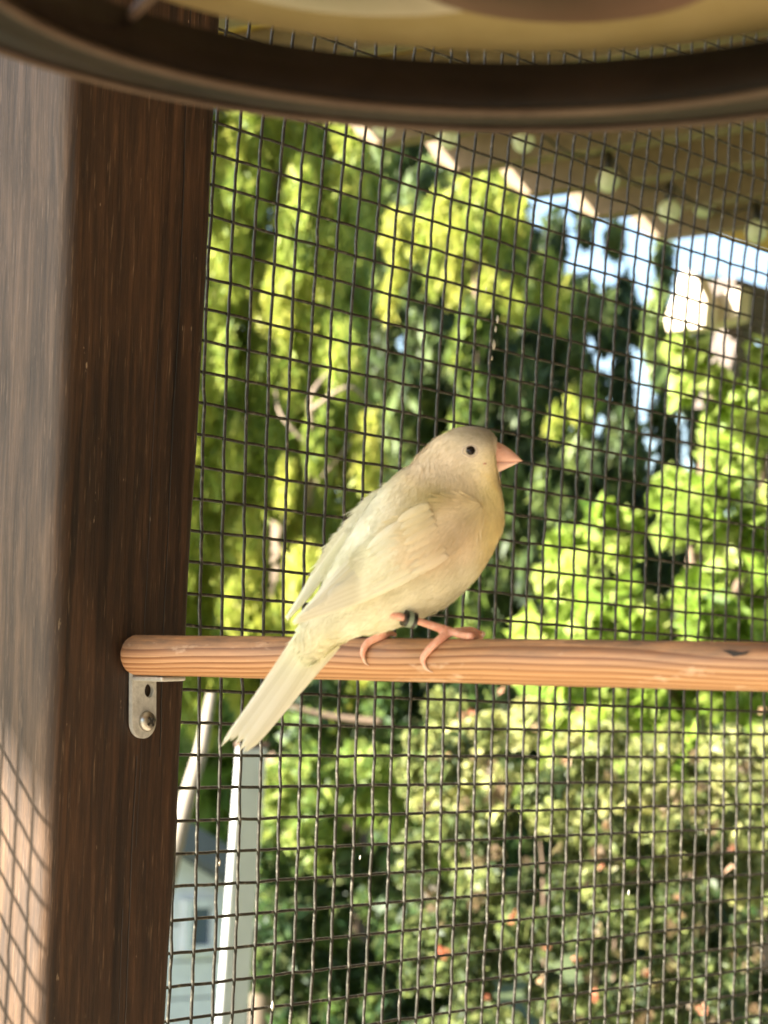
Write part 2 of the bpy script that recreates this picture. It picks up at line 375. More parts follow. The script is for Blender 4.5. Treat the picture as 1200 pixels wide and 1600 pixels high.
# ------------------------------------------------------------------ perch and bracket
PA, PB = U(205, 1023, .7485), U(1200, 1042, .5975)
PDIR = (PB - PA).normalized(); PR = .00655
def perch():
    L = (PB - PA).length + .09; o_l = []
    n = 90; S = 40; V, Fc = [], []
    u, v = frame_of(Vector((1, 0, 0)))
    prof = [(0.0, .55), (.0004, .78), (.0012, .92), (.0025, 1)] + [(x, 1) for x in np.linspace(.006, L, n)]
    for x, rr in prof:
        wob = 1 + .012 * math.sin(x * 43) + .008 * math.sin(x * 117 + 1)
        for k in range(S):
            a = 2 * math.pi * k / S; rad = PR * rr * wob * (1 + .006 * math.sin(3 * a + x * 20))
            V.append((x, math.cos(a) * rad, math.sin(a) * rad))
    m = len(prof)
    for i in range(m - 1):
        for k in range(S): Fc.append((i * S + k, i * S + (k + 1) % S, (i + 1) * S + (k + 1) % S, (i + 1) * S + k))
    Fc.append(tuple(range(S))[::-1]); Fc.append(tuple((m - 1) * S + k for k in range(S)))
    o = mesh_obj('perch', V, Fc, M_pine, smooth=True)
    xa = PDIR; za = (CU - xa * CU.dot(xa)).normalized(); ya = za.cross(xa)
    mm = Matrix((xa, ya, za)).transposed().to_4x4(); mm.translation = PA; o.matrix_world = mm
    tag(o, 'round pine dowel perch running right from the post under the canary', 'perch')
    # dark stain near the right end
    q = plain('dark_resin', (.03, .022, .018), .5)
    P = surf(1150, 1019); V = []; Fc = []
    st = [(1128, 1016), (1140, 1015), (1150, 1017), (1160, 1019), (1172, 1017), (1166, 1022), (1156, 1024), (1146, 1026), (1138, 1021)]
    for (x, y) in st: V.append(surf(x, y) - (surf(x, y) - O).normalized() * .00025)
    V.append(sum(V, Vector()) / len(V) - CF * .0001)
    for k in range(len(st)): Fc.append((k, (k + 1) % len(st), len(st)))
    mesh_obj('stain', V, Fc, q, o)
def surf(x, y, extra=0.0):                          # where the ray meets the perch skin
    d = ray(x, y).normalized(); a = PDIR; w = O - PA; r = PR + extra
    d1 = d - a * d.dot(a); w1 = w - a * w.dot(a)
    A, B, Cc = d1.dot(d1), 2 * d1.dot(w1), w1.dot(w1) - r * r
    disc = B * B - 4 * A * Cc
    t = -B / (2 * A) if disc < 0 else (-B - math.sqrt(disc)) / (2 * A)
    return O + d * t
perch()
def bracket():
    q = NT('galvanised_steel'); v = q.coord()
    c = q.ramp(q.noise(v, 350, 6, .7), [(.3, (.38, .37, .34)), (.6, (.56, .55, .51)), (.8, (.68, .67, .62))])
    q.bump(q.noise(v, 900, 4), .3, .0004); ms = q.set(Base_Color=c, Metallic=.35, Roughness=.5)
    q = NT('screw_steel'); msc = q.set(Base_Color=(.42, .40, .36), Metallic=1.0, Roughness=.35)
    D = D_BROWN - .0004
    tl, tr = on_wall(213, 1050, D), on_wall(247, 1056, D); bl = on_wall(201, 1128, D); br = on_wall(239, 1126, D)
    bot = on_wall(219, 1147, D)
    root = empty('metal_bracket', bot); tag(root, 'small galvanised steel angle bracket screwed to the post under the perch end', 'bracket')
    cx = (bl + br) / 2; rad = (br - bl).length / 2; ex = (br - bl).normalized(); ez = (tl - bl).normalized(); ez = (ez - ex * ez.dot(ex)).normalized()
    h = (tl - bl).length; out = []
    out.append(cx + ex * rad + ez * h); out.append(cx - ex * rad + ez * h)
    for k in range(17):
        a = math.pi + math.pi * k / 16; out.append(cx + ex * math.cos(a) * rad + ez * math.sin(a) * rad)
    hc = on_wall(228, 1079, D); hole = [hc + ex * math.cos(2 * math.pi * k / 19) * .0021 + ez * math.sin(2 * math.pi * k / 19) * .0023 for k in range(19)]
    # plate with a real hole: triangulate outline and hole as a bridged ring
    import bmesh
    bm = bmesh.new(); vo = [bm.verts.new(p) for p in out]; vh = [bm.verts.new(p) for p in hole]
    eo = [bm.edges.new((vo[i], vo[(i + 1) % len(vo)])) for i in range(len(vo))]; eh = [bm.edges.new((vh[i], vh[(i + 1) % len(vh)])) for i in range(len(vh))]
    bmesh.ops.triangle_fill(bm, edges=eo + eh, use_beauty=True)
    r = bmesh.ops.extrude_face_region(bm, geom=bm.faces[:]); bmesh.ops.translate(bm, verts=[x for x in r['geom'] if isinstance(x, bmesh.types.BMVert)], vec=nv * .0016)
    bmesh.ops.recalc_face_normals(bm, faces=bm.faces)
    me = bpy.data.meshes.new('plate'); bm.to_mesh(me); bm.free(); me.materials.append(ms)
    pl = bpy.data.objects.new('plate', me); C.objects.link(pl); pl.parent = root; pl.matrix_parent_inverse = root.matrix_basis.inverted(); bevel(pl, .0003, 2)
    # shelf leg running out under the perch
    top = cx + ez * (h - .0024) + nv * .0016
    V, Fc = box(top + nv * .0068, ex * rad, nv * .0070, ez * .0008); bevel(mesh_obj('shelf_leg', V, Fc, ms, root), .0006, 2)
    # pan-head screw with a cross slot
    sc = on_wall(223, 1127, D) + nv * .0016; V, Fc = [], []; N = 24
    rings = [(.0034, 0), (.0035, .0006), (.0031, .0015), (.0024, .0021), (.0012, .0024)]
    for r_, hh in rings:
        for k in range(N): V.append(sc + ex * math.cos(2 * math.pi * k / N) * r_ + ez * math.sin(2 * math.pi * k / N) * r_ + nv * hh)
    for i in range(len(rings) - 1):
        for k in range(N): Fc.append((i * N + k, i * N + (k + 1) % N, (i + 1) * N + (k + 1) % N, (i + 1) * N + k))
    Fc.append(tuple((len(rings) - 1) * N + k for k in range(N)))
    s = mesh_obj('screw', V, Fc, msc, root, True)
    md = plain('slot_dark', (.02, .018, .015), .6)
    V, Fc = [], []
    a1 = (ex * .8 + ez * .6).normalized(); a2 = (ez * .8 - ex * .6).normalized()
    box(sc + nv * .0023, a1 * .0018, a2 * .0004, nv * .00025, V, Fc); box(sc + nv * .00232, a2 * .0018, a1 * .0004, nv * .00026, V, Fc)
    mesh_obj('slot', V, Fc, md, s)
bracket()

# ------------------------------------------------------------------ canary
Z0 = .672; PX = Z0 / F
def bird():
    foot = surf(640, 990); root = empty('canary', foot)
    tag(root, 'pale cream yellow canary with pink beak perched on the pine dowel, facing right', 'bird')
    # cross sections: back point, belly point (photo pixels), half width (px), yaw (deg), depth offset (px)
    S = [((463, 994), (498, 1028), 8, 34, -128), ((474, 968), (528, 1006), 17, 34, -112), ((498, 925), (562, 990), 30, 34, -88),
         ((528, 868), (607, 980), 43, 33, -62), ((560, 812), (660, 962), 52, 32, -36), ((592, 770), (713, 932), 58, 29, -12),
         ((622, 743), (757, 882), 58, 24, 8), ((646, 724), (783, 822), 52, 16, 20), ((664, 703), (784, 782), 44, 9, 26),
         ((692, 680), (783, 768), 42, 4, 30), ((722, 668), (783, 765), 40, 0, 31), ((750, 669), (781, 757), 35, 0, 31),
         ((768, 676), (779, 750), 28, 0, 31), ((777, 685), (773, 742), 19, 0, 31)]
    rows = np.array([[u[0], u[1], l[0], l[1], w, math.radians(a), z] for u, l, w, a, z in S])
    Q = catmull(rows, 110); n = len(Q); NS = 64
    cen = np.stack([(Q[:, 0] + Q[:, 2]) / 2, (Q[:, 1] + Q[:, 3]) / 2, Q[:, 6]], 1)        # image px + depth px
    V = np.zeros((n, NS, 3)); 
    for i in range(n):
        t = cen[min(i + 1, n - 1)] - cen[max(i - 1, 0)]; t /= np.linalg.norm(t)
        a = Q[i, 5]; lat = np.array([math.sin(a), 0, -math.cos(a)])
        q = np.array([Q[i, 0] - Q[i, 2], Q[i, 1] - Q[i, 3], 0]); T = np.linalg.norm(q) / 2; q /= 2 * T
        D = q.copy(); D[2] = 0
        D = D - lat * (D @ lat); D /= np.linalg.norm(D)
        w = Q[i, 4]; kl = lat @ q; kd = D @ q
        h = math.sqrt(max(T * T - (w * kl) ** 2, (.35 * T) ** 2)) / kd
        for k in range(NS):
            an = 2 * math.pi * k / NS; cs, sn = math.cos(an), math.sin(an)
            e = .93
            cs2 = math.copysign(abs(cs) ** e, cs); sn2 = math.copysign(abs(sn) ** e, sn)
            V[i, k] = cen[i] + D * h * cs2 + lat * w * sn2
    def px2w(P):
        P = np.asarray(P, float); Z = Z0 + P[..., 2] * PX
        cx = (P[..., 0] - 600) / F * Z; cy = (P[..., 1] - 800) / F * Z
        r_, u_, f_ = np.array(CR), np.array(CU), np.array(CF)
        return np.array(O) + cx[..., None] * r_ - cy[..., None] * u_ + Z[..., None] * f_
    W3 = px2w(V)
    verts = W3.reshape(-1, 3)
    ii, kk = np.meshgrid(np.arange(n - 1), np.arange(NS), indexing='ij'); k2 = (kk + 1) % NS
    Fq = np.stack([ii * NS + kk, ii * NS + k2, (ii + 1) * NS + k2, (ii + 1) * NS + kk], -1).reshape(-1, 4)
    # end caps as fans of quads to a centre ring
    c0, c1 = len(verts), len(verts) + 1
    verts = np.vstack([verts, W3[0].mean(0), W3[-1].mean(0)])
    caps = []
    for k in range(0, NS, 2):
        caps.append((0 * NS + (k + 2) % NS, (k + 1) % NS, k, c0)); b = (n - 1) * NS
        caps.append((b + k, b + (k + 1) % NS, b + (k + 2) % NS, c1))
    Fq = np.vstack([Fq, np.array(caps)])
    # plumage colours with neck and shoulder shade painted in, from place on the bird, in photo pixels
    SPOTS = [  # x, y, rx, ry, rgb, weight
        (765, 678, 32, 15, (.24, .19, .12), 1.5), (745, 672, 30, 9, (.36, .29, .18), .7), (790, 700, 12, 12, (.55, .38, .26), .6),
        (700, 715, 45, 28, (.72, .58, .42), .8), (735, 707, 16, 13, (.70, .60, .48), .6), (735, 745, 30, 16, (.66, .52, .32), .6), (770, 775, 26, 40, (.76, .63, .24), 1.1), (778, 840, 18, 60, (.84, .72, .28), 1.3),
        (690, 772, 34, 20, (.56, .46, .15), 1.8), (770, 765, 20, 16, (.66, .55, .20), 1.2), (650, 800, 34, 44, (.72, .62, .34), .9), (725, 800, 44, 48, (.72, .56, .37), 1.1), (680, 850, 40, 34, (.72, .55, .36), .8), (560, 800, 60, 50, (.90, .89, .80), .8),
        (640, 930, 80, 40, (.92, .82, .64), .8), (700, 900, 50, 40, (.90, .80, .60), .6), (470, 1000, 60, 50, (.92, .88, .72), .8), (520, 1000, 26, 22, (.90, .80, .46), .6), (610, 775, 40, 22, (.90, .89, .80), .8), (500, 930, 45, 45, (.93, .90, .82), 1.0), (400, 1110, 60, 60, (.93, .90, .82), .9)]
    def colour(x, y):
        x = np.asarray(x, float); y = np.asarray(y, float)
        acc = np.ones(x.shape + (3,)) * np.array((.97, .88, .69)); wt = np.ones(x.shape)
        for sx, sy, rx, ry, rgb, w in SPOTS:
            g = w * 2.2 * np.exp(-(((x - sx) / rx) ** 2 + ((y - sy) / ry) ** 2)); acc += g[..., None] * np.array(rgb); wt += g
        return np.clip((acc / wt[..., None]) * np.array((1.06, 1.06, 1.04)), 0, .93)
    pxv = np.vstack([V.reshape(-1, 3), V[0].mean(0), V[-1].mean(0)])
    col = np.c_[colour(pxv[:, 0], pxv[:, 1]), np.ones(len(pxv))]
    M_pl = mat_plumage('cream_plumage'); M_fe = mat_plumage('flight_feather', .6, True)
    body = np_mesh('body', verts, Fq, M_pl, root, True, {'col': ('FLOAT_COLOR', col), 'rnd': ('FLOAT', np.full(len(verts), .5))})
    # ---- plumage: fine barbs lying along the body
    N = 90000
    P1 = W3; area = np.linalg.norm(P1[1:, :] - P1[:-1, :], axis=2) * np.linalg.norm(np.roll(P1, -1, 1)[:-1] - P1[:-1], axis=2)
    pr = area.ravel() / area.sum(); idx = rng.choice(len(pr), N, p=pr); bi, bk = idx // NS, idx % NS
    fu, fv = rng.random(N), rng.random(N); bk2 = (bk + 1) % NS
    def bil(A): return (A[bi, bk] * ((1 - fu) * (1 - fv))[:, None] + A[bi + 1, bk] * (fu * (1 - fv))[:, None] + A[bi, bk2] * ((1 - fu) * fv)[:, None] + A[bi + 1, bk2] * (fu * fv)[:, None])
    B = bil(W3); Bp = bil(V)
    tdir = W3[bi, bk] - W3[bi + 1, bk]; tdir /= np.linalg.norm(tdir, axis=1)[:, None] + 1e-12
    sdir = W3[bi, bk2] - W3[bi, bk]; sdir /= np.linalg.norm(sdir, axis=1)[:, None] + 1e-12
    cen3 = px2w(cen); rad = B - cen3[bi]; nrm = np.cross(tdir, sdir); sg = np.sign((nrm * rad).sum(1)); nrm *= sg[:, None]; nrm /= np.linalg.norm(nrm, axis=1)[:, None] + 1e-12
    side = np.cross(nrm, tdir)
    headw = np.clip((bi / n - .62) / .15, 0, 1)
    ang = rng.normal(0, .22, N); T1 = tdir * np.cos(ang)[:, None] + side * np.sin(ang)[:, None]; S1 = np.cross(nrm, T1)
    L = rng.uniform(.0028, .0055, N) * (1 - .55 * headw); wdt = rng.uniform(.00012, .00030, N); lift = rng.uniform(.02, .13, N)
    lift = lift * np.where(bi / n < .22, .35, 1.0); hs = np.sin(lift)
    a0 = B - nrm * .0002; m0 = B + T1 * (L * .5)[:, None] + nrm * (L * .5 * hs * 1.35)[:, None]; e0 = B + T1 * L[:, None] + nrm * (L * hs * .8)[:, None]
    Vb = np.stack([a0 - S1 * wdt[:, None], a0 + S1 * wdt[:, None], m0 + S1 * wdt[:, None], m0 - S1 * wdt[:, None], e0 + S1 * (wdt * .15)[:, None], e0 - S1 * (wdt * .15)[:, None]], 1).reshape(-1, 3)
    b6 = np.arange(N)[:, None] * 6; Fb = np.vstack([b6 + np.array([0, 1, 2, 3]), b6 + np.array([3, 2, 4, 5])])
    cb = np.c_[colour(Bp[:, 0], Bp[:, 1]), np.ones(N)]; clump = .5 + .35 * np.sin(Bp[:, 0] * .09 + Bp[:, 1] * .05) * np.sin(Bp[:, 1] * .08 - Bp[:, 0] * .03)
    rb = np.clip(clump + rng.normal(0, .28, N), 0, 1)
    pm = np_mesh('plumage', Vb, Fb, M_pl, body, True, {'col': ('FLOAT_COLOR', np.repeat(cb, 6, 0)), 'rnd': ('FLOAT', np.repeat(rb, 6))})
    pm['kind'] = 'stuff'
    # ---- depth of the body skin seen at a pixel (camera side)
    from mathutils.bvhtree import BVHTree
    bvh = BVHTree.FromPolygons([Vector(p) for p in verts], [tuple(int(a) for a in f) for f in Fq])
    def skin(x, y):
        h = bvh.ray_cast(O, ray(x, y).normalized())
        return None if h[0] is None else ((h[0] - O).dot(CF) - Z0) / PX
    def plane_fit(samples):
        A, b = [], []
        for x, y in samples:
            s = skin(x, y)
            if s is not None: A.append([1, (x - 620) / 100, (y - 880) / 100, ((x - 620) / 100) ** 2, ((y - 880) / 100) ** 2, (x - 620) * (y - 880) / 1e4]); b.append(s)
        A = np.array(A); co = np.linalg.solve(A.T @ A + .05 * np.eye(6), A.T @ np.array(b))
        return lambda x, y: float(np.dot(co, [1, (x - 620) / 100, (y - 880) / 100, ((x - 620) / 100) ** 2, ((y - 880) / 100) ** 2, (x - 620) * (y - 880) / 1e4]))
    near = plane_fit([(x, y) for x in range(520, 780, 12) for y in range(780, 960, 12) if skin(x, y) is not None and skin(x, y) < 40])
    def blade(name, lo, up, depth, mat, thick=2.2, nu=36, nvv=14, curve=5, parent=root, rnd=.5, bulge=0):
        lo = catmull(lo, nu); up = catmull(up, nu); Vt, Vb_ = [], []; ac = []
        for i in range(nu):
            for j in range(nvv):
                v = j / (nvv - 1); x = lo[i, 0] * (1 - v) + up[i, 0] * v; y = lo[i, 1] * (1 - v) + up[i, 1] * v
                z = depth(x, y, i / (nu - 1), v) - curve * 4 * v * (1 - v) - bulge * math.sin(math.pi * min(1, max(0, i / (nu - 1)))) * 4 * v * (1 - v)
                Vt.append((x, y, z)); Vb_.append((x, y, z + thick * (.15 + .85 * 4 * v * (1 - v)) )); ac.append(v)
        P = np.array(Vt + Vb_); Wd = px2w(P); Fc = []; o = nu * nvv
        for i in range(nu - 1):
            for j in range(nvv - 1):
                a = i * nvv + j; Fc.append((a, a + nvv, a + nvv + 1, a + 1)); Fc.append((o + a, o + a + 1, o + a + nvv + 1, o + a + nvv))
        for i in range(nu - 1):
            for j in (0, nvv - 1):
                a = i * nvv + j; Fc.append((a, a + nvv, o + a + nvv, o + a) if j else (a, o + a, o + a + nvv, a + nvv))
        for j in range(nvv - 1):
            a = j; Fc.append((a, a + 1, o + a + 1, o + a)); a = (nu - 1) * nvv + j; Fc.append((a, o + a, o + a + 1, a + 1))
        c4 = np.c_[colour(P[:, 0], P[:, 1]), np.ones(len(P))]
        ob = np_mesh(name, Wd, np.array(Fc), mat, parent, True, {'col': ('FLOAT_COLOR', c4), 'rnd': ('FLOAT', np.full(len(P), rnd)), 'across': ('FLOAT', np.array(ac * 2))})
        return ob, (lo, up)
    # barbs scattered over a blade's covert area
    def fluff(parent, lo, up, depth, N, umax, curve, name='coverts'):
        nu = len(lo); u = rng.random(N) * umax; v = rng.uniform(.04, .96, N)
        def at(u, v):
            t = np.clip(u, 0, 1) * (nu - 1); i = np.minimum(t.astype(int), nu - 2); f = (t - i)[:, None]
            L_ = lo[i] * (1 - f) + lo[i + 1] * f; U_ = up[i] * (1 - f) + up[i + 1] * f
            p = L_ * (1 - v)[:, None] + U_ * v[:, None]
            z = np.array([depth(p[k, 0], p[k, 1], u[k], v[k]) for k in range(len(u))]) - curve * 4 * v * (1 - v)
            return np.c_[p, z]
        A = at(u, v); Bq = at(np.clip(u + .05, 0, 1), v)
        d = Bq - A; d /= np.linalg.norm(d, axis=1)[:, None] + 1e-9
        an = rng.normal(0, .18, N); d2 = np.c_[d[:, 0] * np.cos(an) - d[:, 1] * np.sin(an), d[:, 0] * np.sin(an) + d[:, 1] * np.cos(an), d[:, 2]]
        s = np.c_[-d2[:, 1], d2[:, 0], np.zeros(N)]; L = rng.uniform(14, 34, N); w = rng.uniform(.5, 1.2, N); up_ = np.c_[np.zeros(N), np.zeros(N), -np.ones(N)]
        a0 = A; m0 = A + d2 * (L * .5)[:, None] + up_ * rng.uniform(.4, 2.2, N)[:, None]; e0 = A + d2 * L[:, None] + up_ * rng.uniform(.0, 1.6, N)[:, None]
        Pp = np.stack([a0 - s * w[:, None], a0 + s * w[:, None], m0 + s * w[:, None], m0 - s * w[:, None], e0 + s * .1, e0 - s * .1], 1).reshape(-1, 3)
        b6 = np.arange(N)[:, None] * 6; Fb = np.vstack([b6 + np.array([0, 1, 2, 3]), b6 + np.array([3, 2, 4, 5])])
        cb = np.c_[colour(A[:, 0], A[:, 1]), np.ones(N)]
        cl = np.clip(.5 + .3 * np.sin(A[:, 0] * .11 + 2) * np.sin(A[:, 1] * .1) + rng.normal(0, .25, N), 0, 1)
        o = np_mesh(name, px2w(Pp), Fb, M_pl, parent, True, {'col': ('FLOAT_COLOR', np.repeat(cb, 6, 0)), 'rnd': ('FLOAT', np.repeat(cl, 6))}); o['kind'] = 'stuff'
    # near wing
    def dn(x, y, u, v):
        s = near(x, y) if x > 560 else near(560, y) - (560 - x) * .74
        edge = min(1, 6 * v, 6 * (1 - v)); return s - 2.0 - 12.5 * min(1, u * 3) * (.62 + .38 * edge)
    lo = [(758, 800), (742, 838), (700, 872), (640, 905), (575, 936), (510, 960), (459, 976)]
    up = [(742, 778), (690, 775), (636, 795), (585, 830), (536, 880), (500, 922), (457, 971)]
    wing, (lc, uc) = blade('wing', lo, up, dn, M_fe, 3, 60, 26, 6)
    # flight feathers stacked along the lower edge, each its own blade
    for k in range(8):
        f = k / 7.0
        l2 = [(668 - 34 * f, 893 - 22 * f), (600 - 16 * f, 927 - 20 * f), (530 - 2 * f, 955 - 22 * f), (461 + 8 * f * f * 6, 976 - 30 * f)]
        u2 = [(660 - 34 * f, 882 - 24 * f), (595 - 16 * f, 914 - 24 * f), (524 - 2 * f, 943 - 27 * f), (459 + 8 * f * f * 6, 973 - 30 * f)]
        blade('flight_feather', l2, u2, (lambda f: lambda x, y, u, v: dn(x, y, 1, .5) - 4.6 - f * 1.6 + 4.0 * (1 - min(1, u * 3)))(f), M_fe, 1.4, 30, 7, 1.6, wing, .35 + .35 * (k % 2))
    fluff(wing, lc, uc, dn, 15000, .60, 6)
    for row, (u0, ln, v0, v1, cnt) in enumerate(((.60, .20, .06, .62, 6), (.46, .19, .05, .85, 8), (.33, .16, .06, .90, 8))):
        for k in range(cnt):
            v = v0 + (v1 - v0) * k / (cnt - 1); uu = u0 - .10 * v
            def at(u, v):
                t = min(.999, u) * (len(lc) - 1); i = int(t); f = t - i; return (lc[i] * (1 - f) + lc[min(i + 1, len(lc) - 1)] * f) * (1 - v) + (uc[i] * (1 - f) + uc[min(i + 1, len(uc) - 1)] * f) * v
            hw_ = .075; us = [uu, uu + ln * .3, uu + ln * .6, uu + ln * .85, uu + ln]; ws = [.7, 1, 1, .7, .08]
            blade('covert_feather', [tuple(at(a_, v - hw_ * b_)) for a_, b_ in zip(us, ws)], [tuple(at(a_, v + hw_ * b_)) for a_, b_ in zip(us, ws)],
                  (lambda row, k: lambda x, y, u, v: dn(x, y, 1, .5) - 4.2 - row * 1.2 - .25 * k + 2.5 * (1 - min(1, u * 3)))(row, k), M_fe, .9, 16, 7, 1.8, wing, .4 + .25 * math.sin(k * 1.7 + row))
    # far wing: only its trailing edge shows past the back
    def df(x, y, u, v): return 10 - (600 - x) * .72 + 14 * u
    lo2 = [(640, 765), (590, 800), (548, 845), (512, 895), (482, 935), (449, 970)]
    up2 = [(616, 752), (575, 778), (533, 828), (500, 874), (470, 925), (446, 964)]
    w2, (lc2, uc2) = blade('wing', lo2, up2, df, M_fe, 3, 50, 14, 4, rnd=.75)
    fluff(w2, lc2, uc2, df, 3500, .6, 4)
    for k in range(3):
        blade('flight_feather', [(560 - 6 * k, 850 - 8 * k), (505, 905 - 6 * k), (450 + 6 * k, 968 - 10 * k)], [(552 - 6 * k, 842 - 8 * k), (498, 897 - 6 * k), (448 + 6 * k, 965 - 10 * k)], lambda x, y, u, v: df(x, y, u, v) - 4.5, M_fe, 1.2, 20, 6, 1.2, w2, .45 + .2 * k)
    # ---- tail feathers
    def dt(x, y): return -112 - (475 - x) * .50 - (y - 990) * .10
    T = [((470, 985), (345, 1167), 8, 3), ((476, 986), (352, 1160), 10, 2), ((482, 990), (360, 1158), 11, 1), ((488, 994), (368, 1163), 12, 0), ((494, 998), (375, 1172), 12, -.6),
         ((500, 1003), (380, 1176), 12, 0), ((508, 1008), (385, 1175), 11, 1.4), ((516, 1011), (389, 1170), 10, 2.6), ((524, 1010), (400, 1150), 9, 3.8), ((528, 1008), (430, 1112), 8, 5)]
    for k, (a, b, w, dz) in enumerate(T):
        a, b = np.array(a, float), np.array(b, float); d = (b - a); d /= np.linalg.norm(d); s = np.array([d[1], -d[0]])
        if s[0] < 0: s = -s
        sag = 7 * (1 if k < 5 else .6)
        def cpt(t, side): 
            wd = w * (.65 + .5 * math.sin(math.pi * min(1, .25 + t * .6))) * (1 if t < .86 else max(.04, 1 - ((t - .86) / .14) ** 1.6))
            return a + (b - a) * t + s * (math.sin(math.pi * t) * sag * .4) + s * side * wd * .62
        ts = np.r_[np.linspace(0, .84, 8), .9, .94, .975, 1]
        lo_ = [tuple(cpt(t, 1)) for t in ts]; up_ = [tuple(cpt(t, -1)) for t in ts]
        blade('tail_feather', lo_, up_, (lambda dz: lambda x, y, u, v: dt(x, y) + dz * 1.2)(dz), M_fe, 1.2, 44, 9, 1.8, root, .5 + .3 * math.sin(k * 2.1))
    # ---- beak
    q = NT('beak_horn'); v = q.coord(); f = q.noise(v, 300, 4)
    m_bk = q.set(Base_Color=q.ramp(f, [(.3, (.78, .47, .37)), (.7, (.86, .58, .47))]), Roughness=.38, Subsurface_Weight=.25, Subsurface_Radius=(.004, .0015, .001), Subsurface_Scale=.5)
    q = NT('beak_upper_horn'); v = q.coord(); f = q.noise(v, 300, 4)
    m_bk2 = q.set(Base_Color=q.ramp(f, [(.3, (.62, .33, .24)), (.7, (.72, .44, .34))]), Roughness=.4)
    def beak(name, tb, bb, hw, tip, mat, hook):
        nsec, ns = 16, 20; V_, Fc = [], []
        tb, bb, tip = np.array(tb, float), np.array(bb, float), np.array(tip, float)
        for i in range(nsec):
            t = i / (nsec - 1); s = (1 - t) ** .82 if t < 1 else 0
            s = max(s, .012)
            top = tb * (1 - t) + tip * t; bot = bb * (1 - t) + tip * t
            top = top + np.array([0, -hook * math.sin(math.pi * t)]); 
            for k in range(ns):
                an = 2 * math.pi * k / ns; c_ = (top + bot) / 2; h_ = (top - bot) / 2
                V_.append((c_[0] + h_[0] * math.cos(an), c_[1] + h_[1] * math.cos(an), 31 + hw * s * math.sin(an)))
        for i in range(nsec - 1):
            for k in range(ns): Fc.append((i * ns + k, i * ns + (k + 1) % ns, (i + 1) * ns + (k + 1) % ns, (i + 1) * ns + k))
        return np_mesh(name, px2w(np.array(V_)), np.array(Fc), mat, root, True)
    beak('upper_beak', (773, 689), (761, 728), 22, (817, 720.5), m_bk2, 4.6)
    beak('lower_beak', (761, 713), (768, 743.5), 18, (811, 722.5), m_bk, -1.2)
    # sore at the gape, eye
    def ball(name, c, r, mat, sc=(1, 1, 1), par=root):
        V_, Fc = [], []; nr, ns = 12, 20
        for i in range(nr + 1):
            th = math.pi * i / nr
            for k in range(ns):
                ph = 2 * math.pi * k / ns
                V_.append((c[0] + r * sc[0] * math.sin(th) * math.cos(ph), c[1] + r * sc[1] * math.sin(th) * math.sin(ph), c[2] + r * sc[2] * math.cos(th)))
        for i in range(nr):
            for k in range(ns): Fc.append((i * ns + k, i * ns + (k + 1) % ns, (i + 1) * ns + (k + 1) % ns, (i + 1) * ns + k))
        return np_mesh(name, px2w(np.array(V_)), np.array(Fc), mat, par, True)
    q = NT('eye_gloss'); m_eye = q.set(Base_Color=(.008, .006, .005), Roughness=.12, Specular_IOR_Level=.25)
    m_lid = plain('eyelid_skin', (.55, .45, .35), .6)
    m_spot = plain('gape_skin', (.42, .20, .13), .6)
    sk = skin(735, 705); eye = ball('eye', (735, 705, sk + 4.5), 9.3, m_eye)
    Vv, Fc = [], []
    ring_pts = [Vector(px2w(np.array([735 + 10.2 * math.cos(a) + (2.5 if math.cos(a) < -.8 else 0) * -1, 705 + 8.8 * math.sin(a), (skin(735 + 10 * math.cos(a), 705 + 8.5 * math.sin(a)) or sk) - .4]))) for a in np.linspace(0, 2 * math.pi, 25)]
    tube(ring_pts, .00034, 8, False, Vv, Fc); mesh_obj('eyelid', Vv, Fc, m_lid, root, True)
    ball('nostril', (781, 700, 31 - 16.5), 1.9, m_spot, (1.3, .8, .8))
    ball('gape', (757, 725, (skin(757, 725) or 0) + 0.6), 3.4, m_spot, (1, .8, .7))
    # ---- legs
    q = NT('leg_skin'); v = q.coord(); f = q.noise(v, 700, 5, .6)
    q.bump(q.n('ShaderNodeTexVoronoi').outputs['Distance'], .0, .0001)
    vo = q.n('ShaderNodeTexVoronoi'); vo.inputs['Scale'].default_value = 1400; q.l(v, vo.inputs['Vector']); q.bump(vo.outputs['Distance'], .35, .0003)
    m_leg = q.set(Base_Color=q.ramp(f, [(.3, (.66, .30, .21)), (.7, (.80, .46, .35))]), Roughness=.5, Subsurface_Weight=.3, Subsurface_Radius=(.003, .001, .0006), Subsurface_Scale=.5)
    m_claw = plain('claw_horn', (.72, .50, .38), .4)
    def fused(name, chains, vox=.00042):
        V_, Fc = [], []
        for pts, rads in chains:
            P = catmull(np.array([tuple(p) for p in pts]), max(12, len(pts) * 6)); rr = catmull(np.array(rads)[:, None], len(P))[:, 0]
            tube([Vector(p) for p in P], list(np.maximum(rr, .0001)), 10, True, V_, Fc)
        o = mesh_obj(name, V_, Fc, m_leg, root, True)
        md = o.modifiers.new('r', 'REMESH'); md.mode = 'VOXEL'; md.voxel_size = vox; md.use_smooth_shade = True
        sm = o.modifiers.new('s', 'SMOOTH'); sm.factor = .5; sm.iterations = 3
        return o
    def X(x, y, z): return Vector(px2w(np.array([x, y, z], float)))
    def onp(x, y, r=.0010): return surf(x, y, r)
    def deep(p): return ((p - O).dot(CF) - Z0) / PX
    # near leg: carries the leg band, grips the perch with hind toe on this side
    j1 = onp(703, 987, .0012); zj = deep(j1); zb = zj - 40
    s6 = deep(onp(1, 1)) if False else None
    knee = X(596, 956, (skin(600, 950) or -20) + 16)
    tarsus = [knee, X(622, 963, deep(knee) * .75 + zj * .25 - 8), X(655, 971, deep(knee) * .4 + zj * .6 - 6), j1]
    hall = [j1, onp(686, 1000), onp(672, 1013), onp(661, 1028), onp(663, 1040, .0008)]
